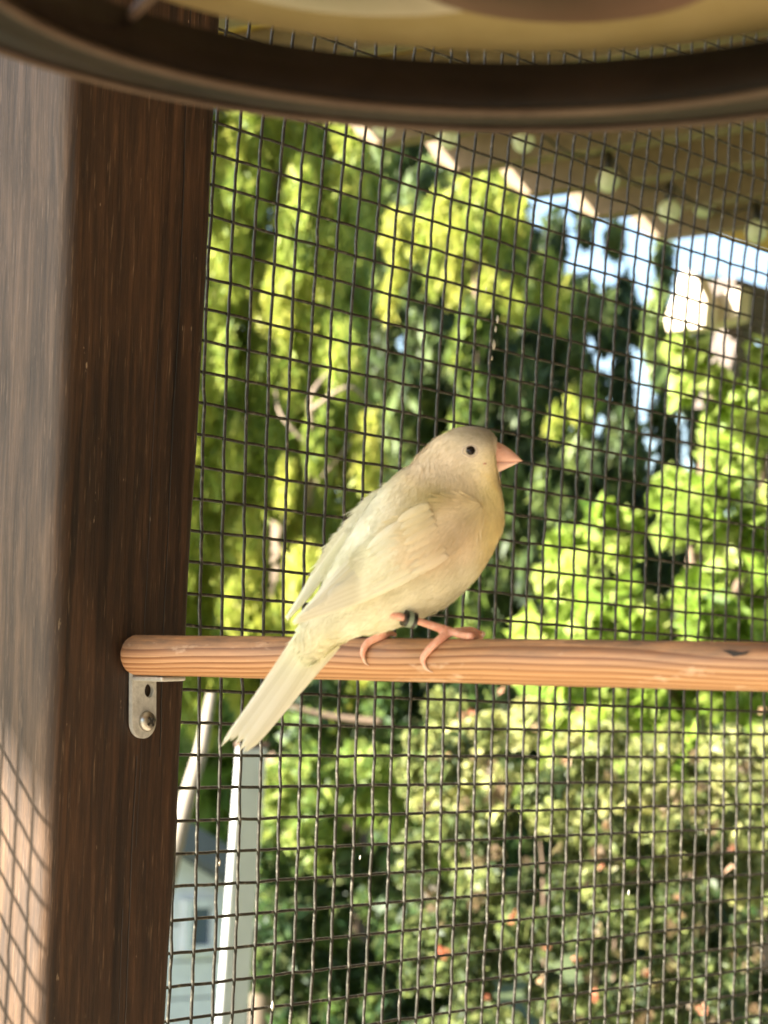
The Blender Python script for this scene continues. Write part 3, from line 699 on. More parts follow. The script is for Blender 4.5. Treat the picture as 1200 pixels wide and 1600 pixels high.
    toe1 = [j1, X(722, 988, zj + 6), X(738, 991, zj + 22), X(748, 994, zj + 38)]
    toe2 = [j1, X(718, 985, zj + 14), X(736, 984, zj + 34), X(752, 990, zj + 46)]
    toe3 = [j1, onp(724, 993), onp(738, 994, .0009), X(752, 997, zj + 30)]
    leg = fused('leg', [(tarsus, [.0016, .00125, .0011, .0015]), (hall, [.0015, .0013, .0012, .0010, .0006]), (toe1, [.0013, .0011, .0011, .0008]), (toe2, [.0013, .001, .001, .0007]), (toe3, [.0013, .0011, .001, .0007])])
    def claw(pts, r0):
        P = catmull(np.array([tuple(p) for p in pts]), 12); V_, Fc = tube([Vector(p) for p in P], list(np.linspace(r0, .00008, 12)), 8)
        mesh_obj('claw', V_, Fc, m_claw, leg if r0 > .00055 else leg2, True)
    claw([onp(663, 1039, .0007), onp(667, 1046, .0005), onp(677, 1051, .0002)], .0006)
    claw([X(750, 995, zj + 36), X(756, 992, zj + 40), X(754, 985, zj + 42)], .00056)
    claw([X(752, 989, zj + 46), X(757, 990, zj + 52), X(754, 996, zj + 54)], .00056)
    # far-left leg
    j2 = onp(600, 992, .0012); z2 = deep(j2)
    tars2 = [X(566, 962, (skin(566, 960) or -40) + 10), X(578, 972, z2 - 20), X(589, 980, z2 - 8), j2]
    h2 = [j2, onp(586, 998), onp(574, 1005), onp(567, 1018), onp(568, 1030, .0008)]
    t21 = [j2, X(610, 990, z2 + 16), X(618, 992, z2 + 32)]; t22 = [j2, X(604, 988, z2 + 18), X(606, 990, z2 + 36)]
    leg2 = fused('leg', [(tars2, [.0017, .0012, .0011, .0015]), (h2, [.0015, .0013, .0012, .001, .0006]), (t21, [.0012, .001, .0007]), (t22, [.0012, .001, .0007])])
    claw([onp(568, 1029, .0007), onp(571, 1036, .0005), onp(576, 1040, .0002)], .0005)
    # leg band: black over pale green with a seam
    a, b = tarsus[1], tarsus[2]; ax = (b - a).normalized(); c = X(639, 967.5, deep(a) * .5 + deep(b) * .5); hw = .0019
    def band(name, p, q_, r, mat, par):
        V_, Fc = tube([p, p.lerp(q_, .5), q_], r, 20, True); return mesh_obj(name, V_, Fc, mat, par, False)
    bd = band('leg_band', c - ax * hw, c + ax * hw, .0024, plain('band_black', (.012, .014, .012), .3), root)
    band('band_stripe', c - ax * hw * .45, c + ax * hw * .3, .00246, plain('band_pale', (.20, .25, .18), .35), bd)
    return root
bird()

# ------------------------------------------------------------------ hanging ring at the top, close to the camera
def ring():
    H = .116; c = Vector((.1068 * H, 2.987 * H, CH))
    root = empty('hanging_hoop', c + Vector((0, 0, H)))
    tag(root, 'brown plastic hoop with a flat rim hanging just above and in front of the camera', 'hoop')
    mb = mat_plastic('brown_plastic', (.009, .005, .0035), (.022, .013, .009), .5); ml = mat_plastic('worn_edge_plastic', (.055, .034, .023), (.10, .067, .046), .6)
    def lathe(name, prof, mat, parent=root, N=160, closed=True):
        V, Fc = [], []; m = len(prof)
        for i in range(N):
            a = 2 * math.pi * i / N
            for r, h in prof: V.append(c + Vector((math.cos(a) * r * H, math.sin(a) * r * H, h * H)))
        for i in range(N):
            for k in range(m if closed else m - 1):
                i2 = (i + 1) % N; k2 = (k + 1) % m
                Fc.append((i * m + k, i2 * m + k, i2 * m + k2, i * m + k2))
        return mesh_obj(name, V, Fc, mat, parent, True)
    lathe('rim', [(.712, .986), (.875, 1.004), (.892, 1.018), (.882, 1.03), (.735, 1.012), (.742, 1.066), (.72, 1.072), (.708, 1.0)], mb)
    def bead(r, h, w): return [(r + w * math.cos(t), h + w * .8 * math.sin(t)) for t in np.linspace(0, 2 * math.pi, 9)[:-1]]
    lathe('rim_edge', bead(.884, 1.0, .0085), ml); lathe('rim_edge', bead(.708, .984, .010), ml)
    # rib rising from the inner edge
    a, b = U(160, 70, .432), U(236, -6, .40); b2 = a + (b - a) * 2.0
    V, Fc = tube([a, (a + b) / 2, b, b2], [.0012, .0011, .0011, .001], 10); mesh_obj('rib', V, Fc, ml, root, True)
    # shallow beige pan inside the hoop
    mp = mat_plastic('beige_plastic', (.36, .27, .12), (.44, .34, .17), .5, .35)
    pin = mat_plastic('pink_plastic', (.20, .115, .08), (.27, .16, .115), .5, .3); mc = mat_plastic('cream_plastic', (.62, .54, .40), (.72, .64, .50), .5, .3)
    pan = empty('beige_pan', c + Vector((0, 0, 1.2 * H))); tag(pan, 'smooth beige plastic pan above the brown hoop, out of focus', 'pan')
    cz = c; 
    def disc(name, r0, r1, h0, h1, mat, ox=.03, oy=0):
        V, Fc = [], []; N = 128
        prof = [(r0, h0), (r1, h1), (r1 + .004, h1 + .03), (r0, h0 + .03)]
        for i in range(N):
            a_ = 2 * math.pi * i / N
            for r, h in prof: V.append(c + Vector((ox * H + math.cos(a_) * r * H, oy * H + math.sin(a_) * r * H, h * H)))
        for i in range(N):
            for k in range(4):
                i2 = (i + 1) % N; k2 = (k + 1) % 4; Fc.append((i * 4 + k, i2 * 4 + k, i2 * 4 + k2, i * 4 + k2))
        mesh_obj(name, V, Fc, mat, pan, True)
    disc('base', .0, .69, 1.084, 1.082, mp); disc('disc', .0, .238, 1.073, 1.076, pin, .13, .263); disc('disc', .0, .28, 1.077, 1.078, mc, -.155, .225)
ring()

# ------------------------------------------------------------------ aviary roof (above the picture) and the slatted roof seen through the wire
def planks_mat(name, a, b, tr=0.0, scale=60):
    q = NT(name); v = q.coord((1, .06, 1)) 
    c = q.ramp(q.noise(v, scale, 6, .6), [(.3, a), (.7, b)]); q.bump(q.noise(v, scale * 3, 4), .3, .002)
    m = q.set(Base_Color=c, Roughness=.7)
    if tr:
        t = q.n('ShaderNodeBsdfTranslucent'); q.l(c, t.inputs[0]); x = q.n('ShaderNodeMixShader'); x.inputs[0].default_value = tr
        q.l(q.b.outputs[0], x.inputs[1]); q.l(t.outputs[0], x.inputs[2]); q.l(x.outputs[0], q.out.inputs[0])
    return m
def MND(m_, D, z): return O + mv * m_ - nv * D + Vector((0, 0, z))      # wall coordinates: along, out, height above the eye
def aviary_roof():
    m = planks_mat('roof_board', (.30, .21, .11), (.42, .31, .18))
    root = empty('aviary_roof', MND(.5, .5, 1.12)); tag(root, 'brown board roof of the aviary just above the picture', 'roof')
    D0, D1 = -.9, D_MESH + 1.0 - .058; mlo, mhi = -1.6, 1.9; n = 20; w = (D1 - D0) / n
    for k in range(n):
        lo_ = mlo
        V, Fc = box(MND((lo_ + mhi) / 2, D0 + w * (k + .5), 1.0 + .1 + .0), mv * (mhi - lo_) / 2, nv * (w / 2 - .0015), Vector((0, 0, .009)))
        mesh_obj('board', V, Fc, m, root)
    V, Fc = box(MND((-1.08 + mhi) / 2, D1 + .029, 1.1), mv * (mhi + 1.08) / 2, nv * .0285, Vector((0, 0, .009))); mesh_obj('board', V, Fc, m, root)
aviary_roof()
def added_walls():  # unseen walls, added to darken the inside and bounce warm light
    m = planks_mat('tan_wall_board', (.14, .112, .08), (.20, .16, .115)); ms_ = planks_mat('dark_wall_board', (.04, .026, .016), (.07, .045, .028))
    back = empty('added_back_wall', MND(.2, -.85, -CH)); tag(back, 'unseen tan board wall added behind the camera for shade and warm bounce', 'wall')
    for k in range(15):
        V, Fc = box(MND(-.75 + k * .18, -.87, -.18), mv * .0885, nv * .011, Vector((0, 0, 1.27))); mesh_obj('board', V, Fc, m, back)
    side = empty('added_side_wall', MND(1.9, 0, -CH)); tag(side, 'unseen dark board wall added right of the camera to darken the aviary', 'wall')
    for k in range(8):
        V, Fc = box(MND(1.88, -.76 + k * .18, -.18), nv * .0885, mv * .011, Vector((0, 0, 1.27))); mesh_obj('board', V, Fc, ms_, side)
added_walls()
def patio_roof():
    mr = planks_mat('rafter_wood', (.125, .082, .042), (.19, .13, .07)); md = planks_mat('yellow_roof_sheet', (.42, .31, .075), (.54, .41, .12), .20, 25)
    mdark = planks_mat('dark_beam_wood', (.07, .05, .04), (.12, .09, .07))
    root = empty('patio_roof', MND(4.0, 2.3, -CH)); tag(root, 'yellow underside of a timber patio roof with a row of pale rafter ends', 'roof')
    D = 2.3; xs = [308, 430, 565, 682, 800, 910, 1007]
    ms = [(on_wall(x, 300, D) - O).dot(mv) for x in xs[1:]]; step = (ms[-1] - ms[0]) / 5; m0 = ms[0]
    for k in range(-6, 6):
        mm = m0 + k * step; L = 1.75; h = .031; zc = .878 + h
        V, Fc = [], []; c = MND(mm, D - L / 2, zc); hw = .019
        # tail cut at a slant
        b = len(V)
        for s in (-1, 1):
            V += [MND(mm + s * hw, D + .0, zc - h + .02), MND(mm + s * hw, D + .03, zc + h), MND(mm + s * hw, D - L, zc + h), MND(mm + s * hw, D - L, zc - h), MND(mm + s * hw, D - .035, zc - h)]
        Fc = [(0, 1, 2, 3, 4)[::-1], (5, 6, 7, 8, 9)] + [(i, (i + 1) % 5, 5 + (i + 1) % 5, 5 + i) for i in range(5)]
        bevel(mesh_obj('rafter', V, Fc, mr, root), .003, 2)
    # roof sheet in boards
    zt = .878 + .062 + .008; mlo, mhi = m0 - step * 7, m0 + step * 14
    D0, D1 = .62, D + .012; n = 12; w = (D1 - D0) / n
    for k in range(n):
        V, Fc = box(MND((mlo + mhi) / 2, D0 + w * (k + .5), zt + .002), mv * (mhi - mlo) / 2, nv * (w / 2 - .002), Vector((0, 0, .006)))
        mesh_obj('roof_board', V, Fc, md, root)
    # corner beam with its bright cut ends, beam behind and the brace under it
    p = on_wall(1072, 470, 2.32); mm = (p - O).dot(mv)
    def pt(x, y, D_, off=Vector()): return on_wall(x, y, D_) + off
    pale = planks_mat('pale_fascia', (.62, .50, .38), (.74, .62, .48))
    def ptm(x, y, m_): r = ray(x, y); return O + r * (m_ / r.dot(mv))
    for out, m_ in (([(1066, 420), (1084, 424), (1104, 470), (1100, 512), (1042, 518), (1038, 500)], mm), ([(1100, 468), (1156, 448), (1152, 498), (1098, 513)], mm + .07)):
        V = [ptm(x, y, m_) for x, y in out]; nn = len(out); V += [v + mv * .045 for v in V]
        Fc = [tuple(range(nn)), tuple(range(nn, 2 * nn))[::-1]] + [(i, nn + i, nn + (i + 1) % nn, (i + 1) % nn) for i in range(nn)]
        bevel(mesh_obj('corner_board', V, Fc, pale, root), .002, 2)
    a = pt(1128, 470, 2.38); b = a + mv * 1.6
    V, Fc = box((a + b) / 2, mv * .8, nv * .03, Vector((0, 0, .045))); mesh_obj('beam', V, Fc, mdark, root)
    a, b = pt(1165, 470, 2.40), pt(1118, 640, 2.40); V, Fc = box((a + b) / 2, (b - a) / 2, nv * .03, mv * .035); mesh_obj('brace', V, Fc, mdark, root)
    q = a + mv * .22; V, Fc = box(Vector((q.x, q.y, (q.z) / 2)), mv * .045, nv * .045, Vector((0, 0, q.z / 2))); mesh_obj('roof_post', V, Fc, mdark, root)
    # string lights
    sl_ = empty('string_lights', pt(950, 260, 1.9)); tag(sl_, 'string of unlit clear globe bulbs hanging under the yellow patio roof', 'string lights')
    q = NT('bulb_glass'); q.set(Base_Color=(.80, .84, .62), Roughness=.08, Transmission_Weight=.35, IOR=1.3, Specular_IOR_Level=.6); m_g = q.m
    m_s = plain('black_socket', (.015, .013, .012), .5)
    bl = [(600, 196), (700, 214), (818, 220), (950, 282), (1046, 330), (1182, 362), (1100, 322)]
    prev = None; V, Fc = [], []
    for k, (x, y) in enumerate(bl):
        Dk = 1.95 if k != 6 else 2.15; r = 17.5; zz = (pt(x, y, Dk) - O).dot(CF); rm = r / F * zz
        c = pt(x, y, Dk); Vb, Fb = [], []; nr, ns = 12, 16
        for i in range(nr + 1):
            th = math.pi * i / nr
            for j in range(ns):
                ph = 2 * math.pi * j / ns; Vb.append(c + Vector((rm * math.sin(th) * math.cos(ph), rm * math.sin(th) * math.sin(ph), rm * 1.08 * math.cos(th))))
        for i in range(nr):
            for j in range(ns): Fb.append((i * ns + j, (i + 1) * ns + j, (i + 1) * ns + (j + 1) % ns, i * ns + (j + 1) % ns))
        bo = mesh_obj('bulb', Vb, Fb, m_g, sl_, True)
        top = c + Vector((0, 0, rm * .9)); Vs, Fs = tube([top, top + Vector((0, 0, rm * .5)), top + Vector((0, 0, rm * 1.7))], [rm * .42, rm * .45, rm * .3], 12); mesh_obj('socket', Vs, Fs, m_s, bo, True)
        if k < 6:
            e = top + Vector((0, 0, rm * 1.7))
            if prev is not None:
                pts = [prev.lerp(e, t) - Vector((0, 0, .03 * 4 * t * (1 - t))) for t in np.linspace(0, 1, 10)]; tube(pts, .0022, 6, False, V, Fc)
            prev = e
    mesh_obj('cable', V, Fc, m_s, sl_, True)
patio_roof()

# ------------------------------------------------------------------ garden
def leaves(clumps, size, per, elong=2.0, droop=0.0, flat=.0, sizevar=.4, shell=.35):
    """clumps: (centre Vector, rx, ry, rz, rnd bias). Returns arrays of bent leaf quads (2 quads each)."""
    A, RN = [], []
    for c, rx, ry, rz, bias in clumps:
        n = max(3, int(per * (rx * ry * rz) ** (1 / 1.5) / (.25 ** 2)))
        d = rng.normal(size=(n, 3)); d /= np.linalg.norm(d, axis=1)[:, None]; r = rng.random(n) ** shell
        P = np.array(c) + d * r[:, None] * np.array([rx, ry, rz])
        A.append(P); RN.append(np.clip(bias + rng.normal(0, .2, n), 0, 1))
    P = np.vstack(A); rn = np.concatenate(RN); n = len(P)
    dr = rng.normal(size=(n, 3)); dr[:, 2] -= droop; dr[:, 2] *= (1 - flat); dr /= np.linalg.norm(dr, axis=1)[:, None]
    sd = rng.normal(size=(n, 3)); sd -= dr * (sd * dr).sum(1)[:, None]; sd /= np.linalg.norm(sd, axis=1)[:, None]; nr = np.cross(dr, sd)
    s = size * np.exp(rng.normal(0, sizevar, n)); L = (s * elong / 2)[:, None]; w = (s / 2)[:, None]
    a = P - dr * L; m1 = P + sd * w + nr * w * .3; m2 = P - sd * w + nr * w * .3; b = P + dr * L
    V = np.stack([a, m1, b, m2, P], 1).reshape(-1, 3); k = np.arange(n)[:, None] * 5
    Fq = np.vstack([k + np.array([0, 1, 4]), k + np.array([1, 2, 4]), k + np.array([2, 3, 4]), k + np.array([3, 0, 4])])[:0]
    Fq = np.vstack([k + np.array([0, 1, 2]), k + np.array([0, 2, 3])])
    return V, Fq, np.repeat(rn, 5)
def blob(x, y, Z, rp, asp=1.3, dz=1.0, bias=.5):
    r = rp / F * Z; return (U(x, y, Z), r, r * dz, r * asp, bias)
def plant(name, label, cat, base, clumps, mat, size, per, trunk=None, stems=(), bark=None, foliage='crown', **kw):
    root = empty(name, base); tag(root, label, cat)
    V, Fq, rn = leaves(clumps, size, per, **kw)
    o = np_mesh(foliage, V, Fq, mat, root, False, {'rnd': ('FLOAT', rn)}); o['kind'] = 'stuff'
    if trunk:
        Vt, Ft = tube(trunk[0], trunk[1], 10); mesh_obj('trunk', Vt, Ft, bark, root, True)
    for pts, rr in stems:
        P = catmull(np.array([tuple(p) for p in pts]), 12); Vt, Ft = tube([Vector(p) for p in P], list(np.linspace(rr, rr * .35, 12)), 6); mesh_obj('branch', Vt, Ft, bark, root, True)
    return root, len(rn) // 5
bark = plain('bark', (.16, .11, .075), .9); pale_bark = plain('pale_dead_wood', (.22, .165, .12), .85)
m_gold = mat_leaf('golden_cypress_leaf', [(.05, .10, .018), (.18, .26, .035), (.33, .39, .06), (.48, .47, .10)], .45)
m_dark = mat_leaf('dark_conifer_leaf', [(.022, .045, .020), (.065, .105, .04), (.14, .20, .055), (.25, .30, .08)], .3)
m_lime = mat_leaf('lime_leaf', [(.07, .15, .02), (.19, .30, .035), (.30, .42, .06), (.46, .54, .17)], .5)
m_rose = mat_leaf('rose_leaf', [(.028, .052, .018), (.085, .118, .038), (.22, .26, .080), (.48, .49, .22)], .35)
m_mid = mat_leaf('mid_green_leaf', [(.015, .04, .015), (.05, .10, .03), (.14, .22, .04), (.30, .36, .08)], .4)
m_petal = mat_leaf('rose_petal', [(.40, .10, .06), (.50, .22, .14), (.52, .32, .24), (.50, .36, .22)], .4)
TOT = 0
def garden():
    global TOT
    def gpt(x, Z): p = U(x, 1000, Z); return Vector((p.x, p.y, 0))
    R_ = random.Random(3)
    # golden drooping cypress on the left
    cl = []
    for i in range(680):
        x = R_.uniform(110, 585); y = R_.uniform(-120, 1080)
        if x > 560 and y < 230 : continue
        if x > 640 - max(0, (y - 150)) * .0 and y < 300: continue
        if (x - 352) ** 2 / 900 + (y - 600) ** 2 / 1600 < 1 or (x - 520) ** 2 / 2500 + (y - 820) ** 2 / 3600 < 1: continue
        if x > 560 and 380 < y < 600: continue
        cl.append(blob(x, y, R_.uniform(4.7, 6.0), R_.uniform(16, 36), R_.uniform(1.8, 3.4), 1.2, R_.uniform(.42, .88)))
    b = gpt(430, 5.5)
    root, n = plant('golden_cypress', 'tall golden green cypress with drooping sprays right of the post', 'tree', b, cl, m_gold, .0062, 9500, ([b, U(440, 900, 5.5), U(440, 300, 5.5), U(430, -150, 5.5)], [.035, .03, .02, .012]), [([U(482, 790, 4.9), U(490, 690, 4.7), U(486, 620, 4.65), U(520, 575, 4.7)], .009), ([U(487, 640, 4.65), U(545, 605, 4.65), U(585, 640, 4.7)], .006), ([U(486, 700, 4.7), U(440, 650, 4.7), U(430, 610, 4.8)], .005), ([U(490, 760, 4.8), U(530, 715, 4.7), U(548, 690, 4.7)], .005)], pale_bark, elong=4.6, droop=2.2); TOT += n
    # dark conifer in the middle
    cl = []
    for i in range(760):
        x = R_.uniform(555, 1240); y = R_.uniform(170, 1080)
        if y < 350 and x > 830: continue
        top = 250 + max(0, x - 840) * .9
        if y < top * .9 and x > 800: continue
        gaps = ((622, 535, 26, 38), (598, 465, 16, 26), (650, 575, 12, 16), (940, 415, 50, 40), (1005, 615, 30, 40), (1060, 470, 30, 40), (1035, 735, 28, 26), (1150, 560, 60, 60), (845, 715, 36, 28), (960, 560, 36, 30), (815, 350, 40, 40), (555, 400, 20, 30))
        if any((x - a) ** 2 / (c * 1.02) ** 2 + (y - b_) ** 2 / (d * 1.02) ** 2 < 1 for a, b_, c, d in gaps): continue
        cl.append(blob(x, y, R_.uniform(7.2, 9.0), R_.uniform(14, 32) * (.75 if x > 850 else 1), R_.uniform(1.5, 3.0), 1.3, R_.uniform(.1, .8)))
    b = gpt(760, 8.5)
    root, n = plant('dark_conifer', 'large dark green conifer behind the canary with sky showing through', 'tree', b, cl, m_dark, .013, 5200, ([b, U(765, 900, 8.5), U(770, 450, 8.5), U(775, 150, 8.6)], [.07, .06, .04, .02]), [([U(765, 760, 8.3), U(820, 740, 8.2), U(880, 700, 8.0)], .03)], bark, elong=4.2, droop=1.6); TOT += n
    # brighter conifer bough in front of it
    cl = [blob(R_.gauss(745, 55), R_.uniform(285, 480), R_.uniform(6.4, 6.9), R_.uniform(14, 26), 2.2, 1, R_.uniform(.5, 1)) for i in range(34)]
    cl += [blob(R_.gauss(880, 40), R_.uniform(600, 680), 6.6, R_.uniform(12, 20), 1.6, 1, R_.uniform(.4, .8)) for i in range(8)]
    b = gpt(740, 6.8)
    cl += [blob(738 + R_.gauss(0, 12), R_.uniform(470, 1100), 6.7, R_.uniform(12, 22), 1.8, 1, R_.uniform(.0, .3)) for i in range(60)]
    root, n = plant('young_cypress', 'slim yellow green cypress tip standing before the dark conifer', 'tree', b, cl, m_gold, .009, 5500, ([b, U(740, 900, 6.8), U(745, 350, 6.7)], [.014, .012, .008]), (), bark, elong=4.4, droop=1.8); TOT += n
    # lime shrub on the right
    cl = []
    for i in range(230):
        x = R_.uniform(820, 1290); y = R_.uniform(520, 1260)
        edge = float(np.interp(x, [820, 1030, 1075, 1200, 1290], [835, 800, 690, 560, 500]))
        if y < edge + R_.uniform(-25, 25): continue
        cl.append(blob(x, y, R_.uniform(3.5, 4.5), R_.uniform(16, 38), R_.uniform(.9, 1.4), 1.2, R_.uniform(.3, 1)))
    for (x, y) in ((1060, 545), (1085, 560), (1110, 590), (1070, 610), (1150, 620), (1180, 600), (1190, 560)): cl.append(blob(x, y, 3.9, 20, 1.1, 1, .85))
    b = gpt(1080, 4.2)
    root, n = plant('lime_shrub', 'bright lime green leafy shrub on the right beyond the wire', 'shrub', b, cl, m_lime, .017, 8000, ([b, U(1080, 1250, 4.2), U(1085, 900, 4.2), U(1110, 620, 4.1)], [.03, .025, .018, .006]), [([U(1085, 1150, 4.2), U(960, 950, 4.1), U(900, 830, 4.)], .012), ([U(1085, 1050, 4.2), U(1180, 850, 4.1), U(1200, 640, 4.)], .012)], bark, elong=2.0); TOT += n
    # rose bush, lower right
    cl = []
    for i in range(560):
        x = R_.uniform(640, 1290); y = R_.uniform(1105, 1850)
        if y < 1150 and x > 860: continue
        lit = 1.0 if y < 1190 + max(0, x - 700) * .38 + R_.uniform(-60, 110) else 0  # sunlit and darker zones are put into the leaf tones
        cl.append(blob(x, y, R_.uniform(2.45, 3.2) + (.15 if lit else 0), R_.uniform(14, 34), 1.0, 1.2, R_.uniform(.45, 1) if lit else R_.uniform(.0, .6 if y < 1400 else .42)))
    b = gpt(960, 2.85)
    st = [([b + mv * k * .12, U(960 + k * 110, 1500, 2.95), U(980 + k * 150, 1250, 2.95)], .004) for k in (-2, -1, 0, 1, 2)]
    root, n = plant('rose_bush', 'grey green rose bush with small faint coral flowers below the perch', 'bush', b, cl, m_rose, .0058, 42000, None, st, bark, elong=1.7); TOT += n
    V, Fq, rn = leaves([blob(x, y, Z, 4 + 3 * R_.random(), 1, 1, R_.uniform(.1, 1)) for x, y, Z in [(722, 1120, 2.4), (735, 1112, 2.4), (700, 1180, 2.45), (783, 1075, 2.5), (820, 1090, 2.5), (838, 1140, 2.5), (905, 1110, 2.6), (880, 1190, 2.4), (945, 1290, 2.4), (942, 1355, 2.38), (1058, 1400, 2.38), (1062, 1430, 2.4), (1146, 1325, 2.4), (1140, 1355, 2.4), (855, 1480, 2.36), (845, 1530, 2.36), (900, 1500, 2.36), (1095, 1575, 2.36), (760, 1560, 2.36), (690, 1490, 2.38), (1190, 1110, 2.5), (1010, 1520, 2.36), (800, 1430, 2.36), (930, 1560, 2.36)]], .006, 30000, elong=1.2)
    fo = np_mesh('flowers', V, Fq, m_petal, root, False, {'rnd': ('FLOAT', rn)}); fo['kind'] = 'stuff'
    V, Fq, rn = leaves([blob(R_.uniform(660, 1220), R_.uniform(1180, 1640), 2.42, R_.uniform(5, 13), 1, 1, R_.uniform(0, 1)) for _ in range(70)], .0055, 18000, elong=1.8)
    fo = np_mesh('young_red_leaves', V, Fq, mat_leaf('red_young_leaf', [(.05, .035, .02), (.11, .075, .04), (.17, .11, .07), (.18, .17, .07)], .35), root, False, {'rnd': ('FLOAT', rn)}); fo['kind'] = 'stuff'
    # evergreen shrub below the tail
    cl = []
    for i in range(330):
        x = R_.uniform(395, 740); y = R_.uniform(1000, 1820)
        if x < 420 and y < 1120: continue
        bias = R_.uniform(.6, 1) if 1190 < y < 1330 else R_.uniform(.0, .5)  # sunlit band painted in with lighter leaf tones
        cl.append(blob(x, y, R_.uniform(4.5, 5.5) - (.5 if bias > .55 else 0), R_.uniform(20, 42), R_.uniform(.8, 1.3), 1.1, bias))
    b = gpt(550, 5.2)
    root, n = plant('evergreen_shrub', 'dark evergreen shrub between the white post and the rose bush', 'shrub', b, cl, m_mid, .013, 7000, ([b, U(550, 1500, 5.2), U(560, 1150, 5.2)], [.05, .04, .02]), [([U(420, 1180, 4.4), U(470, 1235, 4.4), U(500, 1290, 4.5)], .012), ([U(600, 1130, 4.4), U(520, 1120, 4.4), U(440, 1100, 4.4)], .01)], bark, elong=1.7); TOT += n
    # light shrub between shed and post
    cl = [blob(R_.uniform(200, 430), R_.uniform(1040, 1420), R_.uniform(10, 11.5), R_.uniform(20, 40), 1.1, 1.1, R_.uniform(.3, 1)) for i in range(70)]
    b = gpt(330, 10.8)
    root, n = plant('round_shrub', 'sunlit yellow green shrub behind the white shed roof', 'shrub', b, cl, m_lime, .05, 700, ([b, U(330, 1350, 10.8), U(330, 1150, 10.8)], [.08, .06, .03]), (), bark); TOT += n
    # far hedge of trees closing the garden
    for k, (x, w_, top) in enumerate(((330, 260, 420), (600, 200, 620), (880, 260, 800), (1180, 280, 860))):
        cl = [blob(R_.uniform(x - w_, x + w_), R_.uniform(top, 1500), R_.uniform(13.5, 16), R_.uniform(30, 60), 1.1, 1.2, R_.uniform(.05, .8)) for i in range(120)]
        b = gpt(x, 15)
        lab = ['far dark green tree seen low between the post and the shed', 'far dark green tree seen behind the canary and perch', 'far dark green tree seen right of the canary breast', 'far dark green tree behind the lime shrub at the right edge'][k]
        root, n = plant('garden_tree', lab, 'tree', b, cl, m_mid, .075, 300, ([b, U(x, 1100, 15), U(x, top + 60, 15)], [.2, .15, .06]), (), bark); root['group'] = 'trees closing the garden'; TOT += n
def garden_sides():
    # the rest of the garden on both sides, outside the picture
    R_ = random.Random(11)
    for k, (x, Z, lab) in enumerate(((-520, 9, 'broad green tree beside the garden, out of the picture on the left'), (-1500, 11, 'broad green tree at the far left of the garden'), (1650, 7.5, 'broad green tree just right of the lime shrub'), (2700, 9, 'broad green tree at the far right of the garden'))):
        c = U(x, 900, Z); b = Vector((c.x, c.y, 0)); cl = []
        for i in range(150):
            a = R_.uniform(0, 6.283); r = 1.15 * R_.random() ** .5; h = R_.uniform(.3, 3.6); r *= 1 - .5 * abs(h - 1.6) / 2.2
            q = b + Vector((math.cos(a) * r, math.sin(a) * r, h)); s_ = R_.uniform(.14, .26); cl.append((q, s_, s_, s_ * 1.2, R_.uniform(.1, .9)))
        plant('garden_tree', lab, 'tree', b, cl, m_mid, .05, 420, ([b, b + Vector((0, 0, 1.6)), b + Vector((.05, 0, 3.2))], [.12, .09, .03]), (), bark)
garden(); garden_sides()
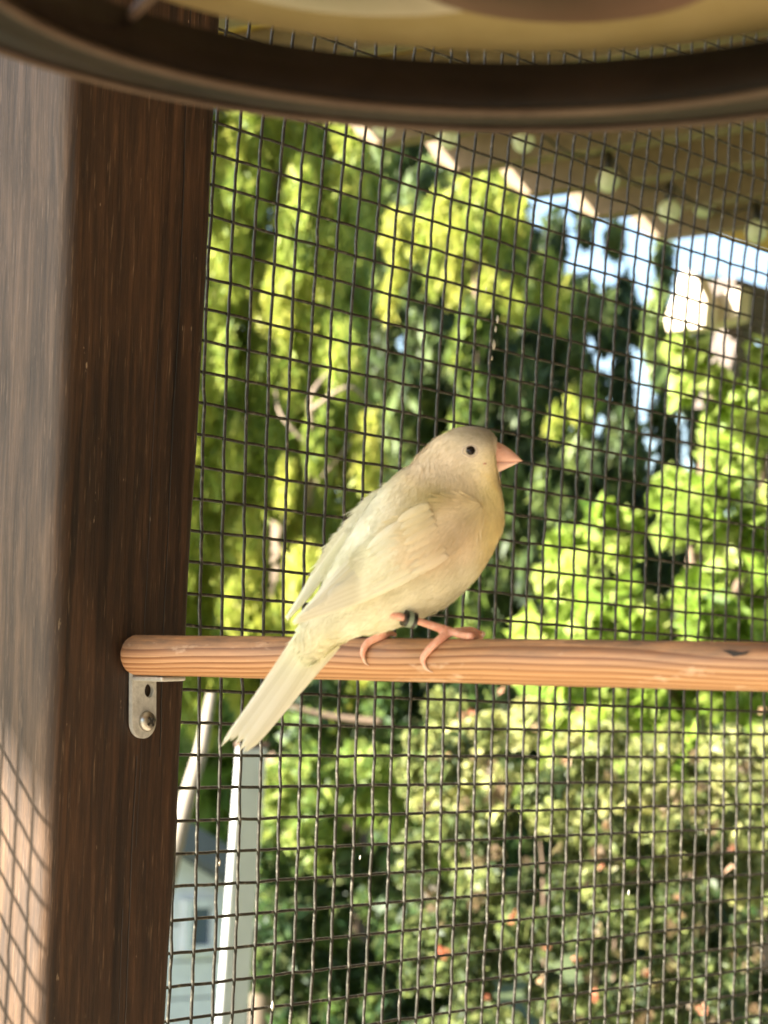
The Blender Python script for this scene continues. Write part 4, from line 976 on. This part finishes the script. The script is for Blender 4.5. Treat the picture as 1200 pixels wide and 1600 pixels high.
def shed():
    Z = 7.5; mw = plain('white_siding', (.80, .80, .80), .6); mrf = plain('grey_roof', (.12, .13, .15), .8); mg = plain('window_glass', (.10, .13, .17), .15); mtrim = plain('white_trim', (.74, .75, .76), .5)
    a = U(384, 1400, Z); root = empty('white_shed', Vector((a.x, a.y, 0))); tag(root, 'small white shed with grey roof and a window at lower left', 'shed')
    an = math.radians(35); X_, Y_ = Vector((math.cos(an), math.sin(an), 0)), Vector((-math.sin(an), math.cos(an), 0)); zt = a.z; w = 1.2
    def L(u, v, z): return Vector((a.x, a.y, z)) + X_ * u + Y_ * v
    def wallpt(x, y, v=0.0):
        r = ray(x, y); p0 = L(0, v, 0); return O + r * ((p0 - O).dot(Y_) / r.dot(Y_))
    n = int(zt / .12) + 1
    for k in range(n):
        z0, z1 = k * .12, min(zt, (k + 1) * .12 - .006)
        if z1 <= z0 + .01: continue
        V, Fc = box(L(-w, .02, (z0 + z1) / 2), X_ * w, Y_ * .02, Vector((0, 0, (z1 - z0) / 2))); mesh_obj('siding_board', V, Fc, mw, root)
    V, Fc = box(L(-w, .9, zt / 2), X_ * (w - .01), Y_ * .85, Vector((0, 0, zt / 2))); mesh_obj('wall', V, Fc, mw, root)
    e0, e1 = wallpt(390, 1392, -.12), wallpt(270, 1318, -.12); d = (e1 - e0); e1 = e0 + d * 3.2; th = Vector((0, 0, .10))
    V = [e0, e1, e1 + th, e0 + th] + [p + Y_ * 2.1 for p in (e0, e1, e1 + th, e0 + th)]
    BF = [(0, 1, 2, 3), (7, 6, 5, 4), (0, 4, 5, 1), (3, 2, 6, 7), (0, 3, 7, 4), (1, 5, 6, 2)]
    mesh_obj('roof', V, BF, mrf, root)
    g0, g1 = e0 + Y_ * .13, e1 + Y_ * .13
    V = [g0, g1, Vector((g1.x, g1.y, zt - .02)), Vector((g0.x, g0.y, zt - .02))]; V += [v + Y_ * .03 for v in V]; mesh_obj('gable', V, BF, mw, root)
    f0, f1 = wallpt(288, 1406, -.02), wallpt(336, 1488, -.02); c = (f0 + f1) / 2; hx, hz = abs((f1 - f0).dot(X_)) / 2, abs(f1.z - f0.z) / 2; V, Fc = [], []
    for q_ in (-1, 1):
        box(c + X_ * q_ * (hx - .012), X_ * .014, Y_ * .02, Vector((0, 0, hz)), V, Fc); box(c + Vector((0, 0, q_ * (hz - .012))), X_ * (hx - .03), Y_ * .018, Vector((0, 0, .014)), V, Fc)
    wd = mesh_obj('window', V, Fc, mtrim, root); V, Fc = box(c + Y_ * .008, X_ * (hx - .02), Y_ * .005, Vector((0, 0, hz - .02))); mesh_obj('pane', V, Fc, mg, wd)
    # pale post in front of it
    p = U(394, 1168, 3.4); q_ = U(362, 1600, 3.4); d = (q_ - p) / (p.z - q_.z); foot = p + d * p.z
    rt = empty('white_post', foot); tag(rt, 'flat white garden post leaning slightly, behind the canary tail', 'post')
    ax = Vector((.866, .5, 0)); ay = Vector((-.5, .866, 0)); mw2 = plain('white_paint', (.55, .56, .57), .5)
    c = (p + foot) / 2; V, Fc = box(c, ax * .024, ay * .006, (foot - p) / 2); bevel(mesh_obj('shaft', V, Fc, mw2, rt), .003)
    V, Fc = box(p + (p - foot).normalized() * .004, ax * .026, ay * .008, (p - foot).normalized() * .004); bevel(mesh_obj('cap', V, Fc, plain('brown_cap', (.12, .07, .05), .6), rt), .002)
    a_, b_ = U(330, 1085, 2.9), U(288, 1262, 2.8); V, Fc = tube([a_, a_.lerp(b_, .5) + CR * .004, b_, b_ + (b_ - a_) * 1.5, Vector((b_.x - .35, b_.y - .1, 0))], [.006, .009, .011, .012, .014], 12)
    o = mesh_obj('leaning_pole', V, Fc, plain('weathered_pole', (.24, .21, .17), .7), None, True); tag(o, 'pale weathered pole leaning left beside the dark wooden post', 'pole')
shed()
print('LEAVES', TOT)
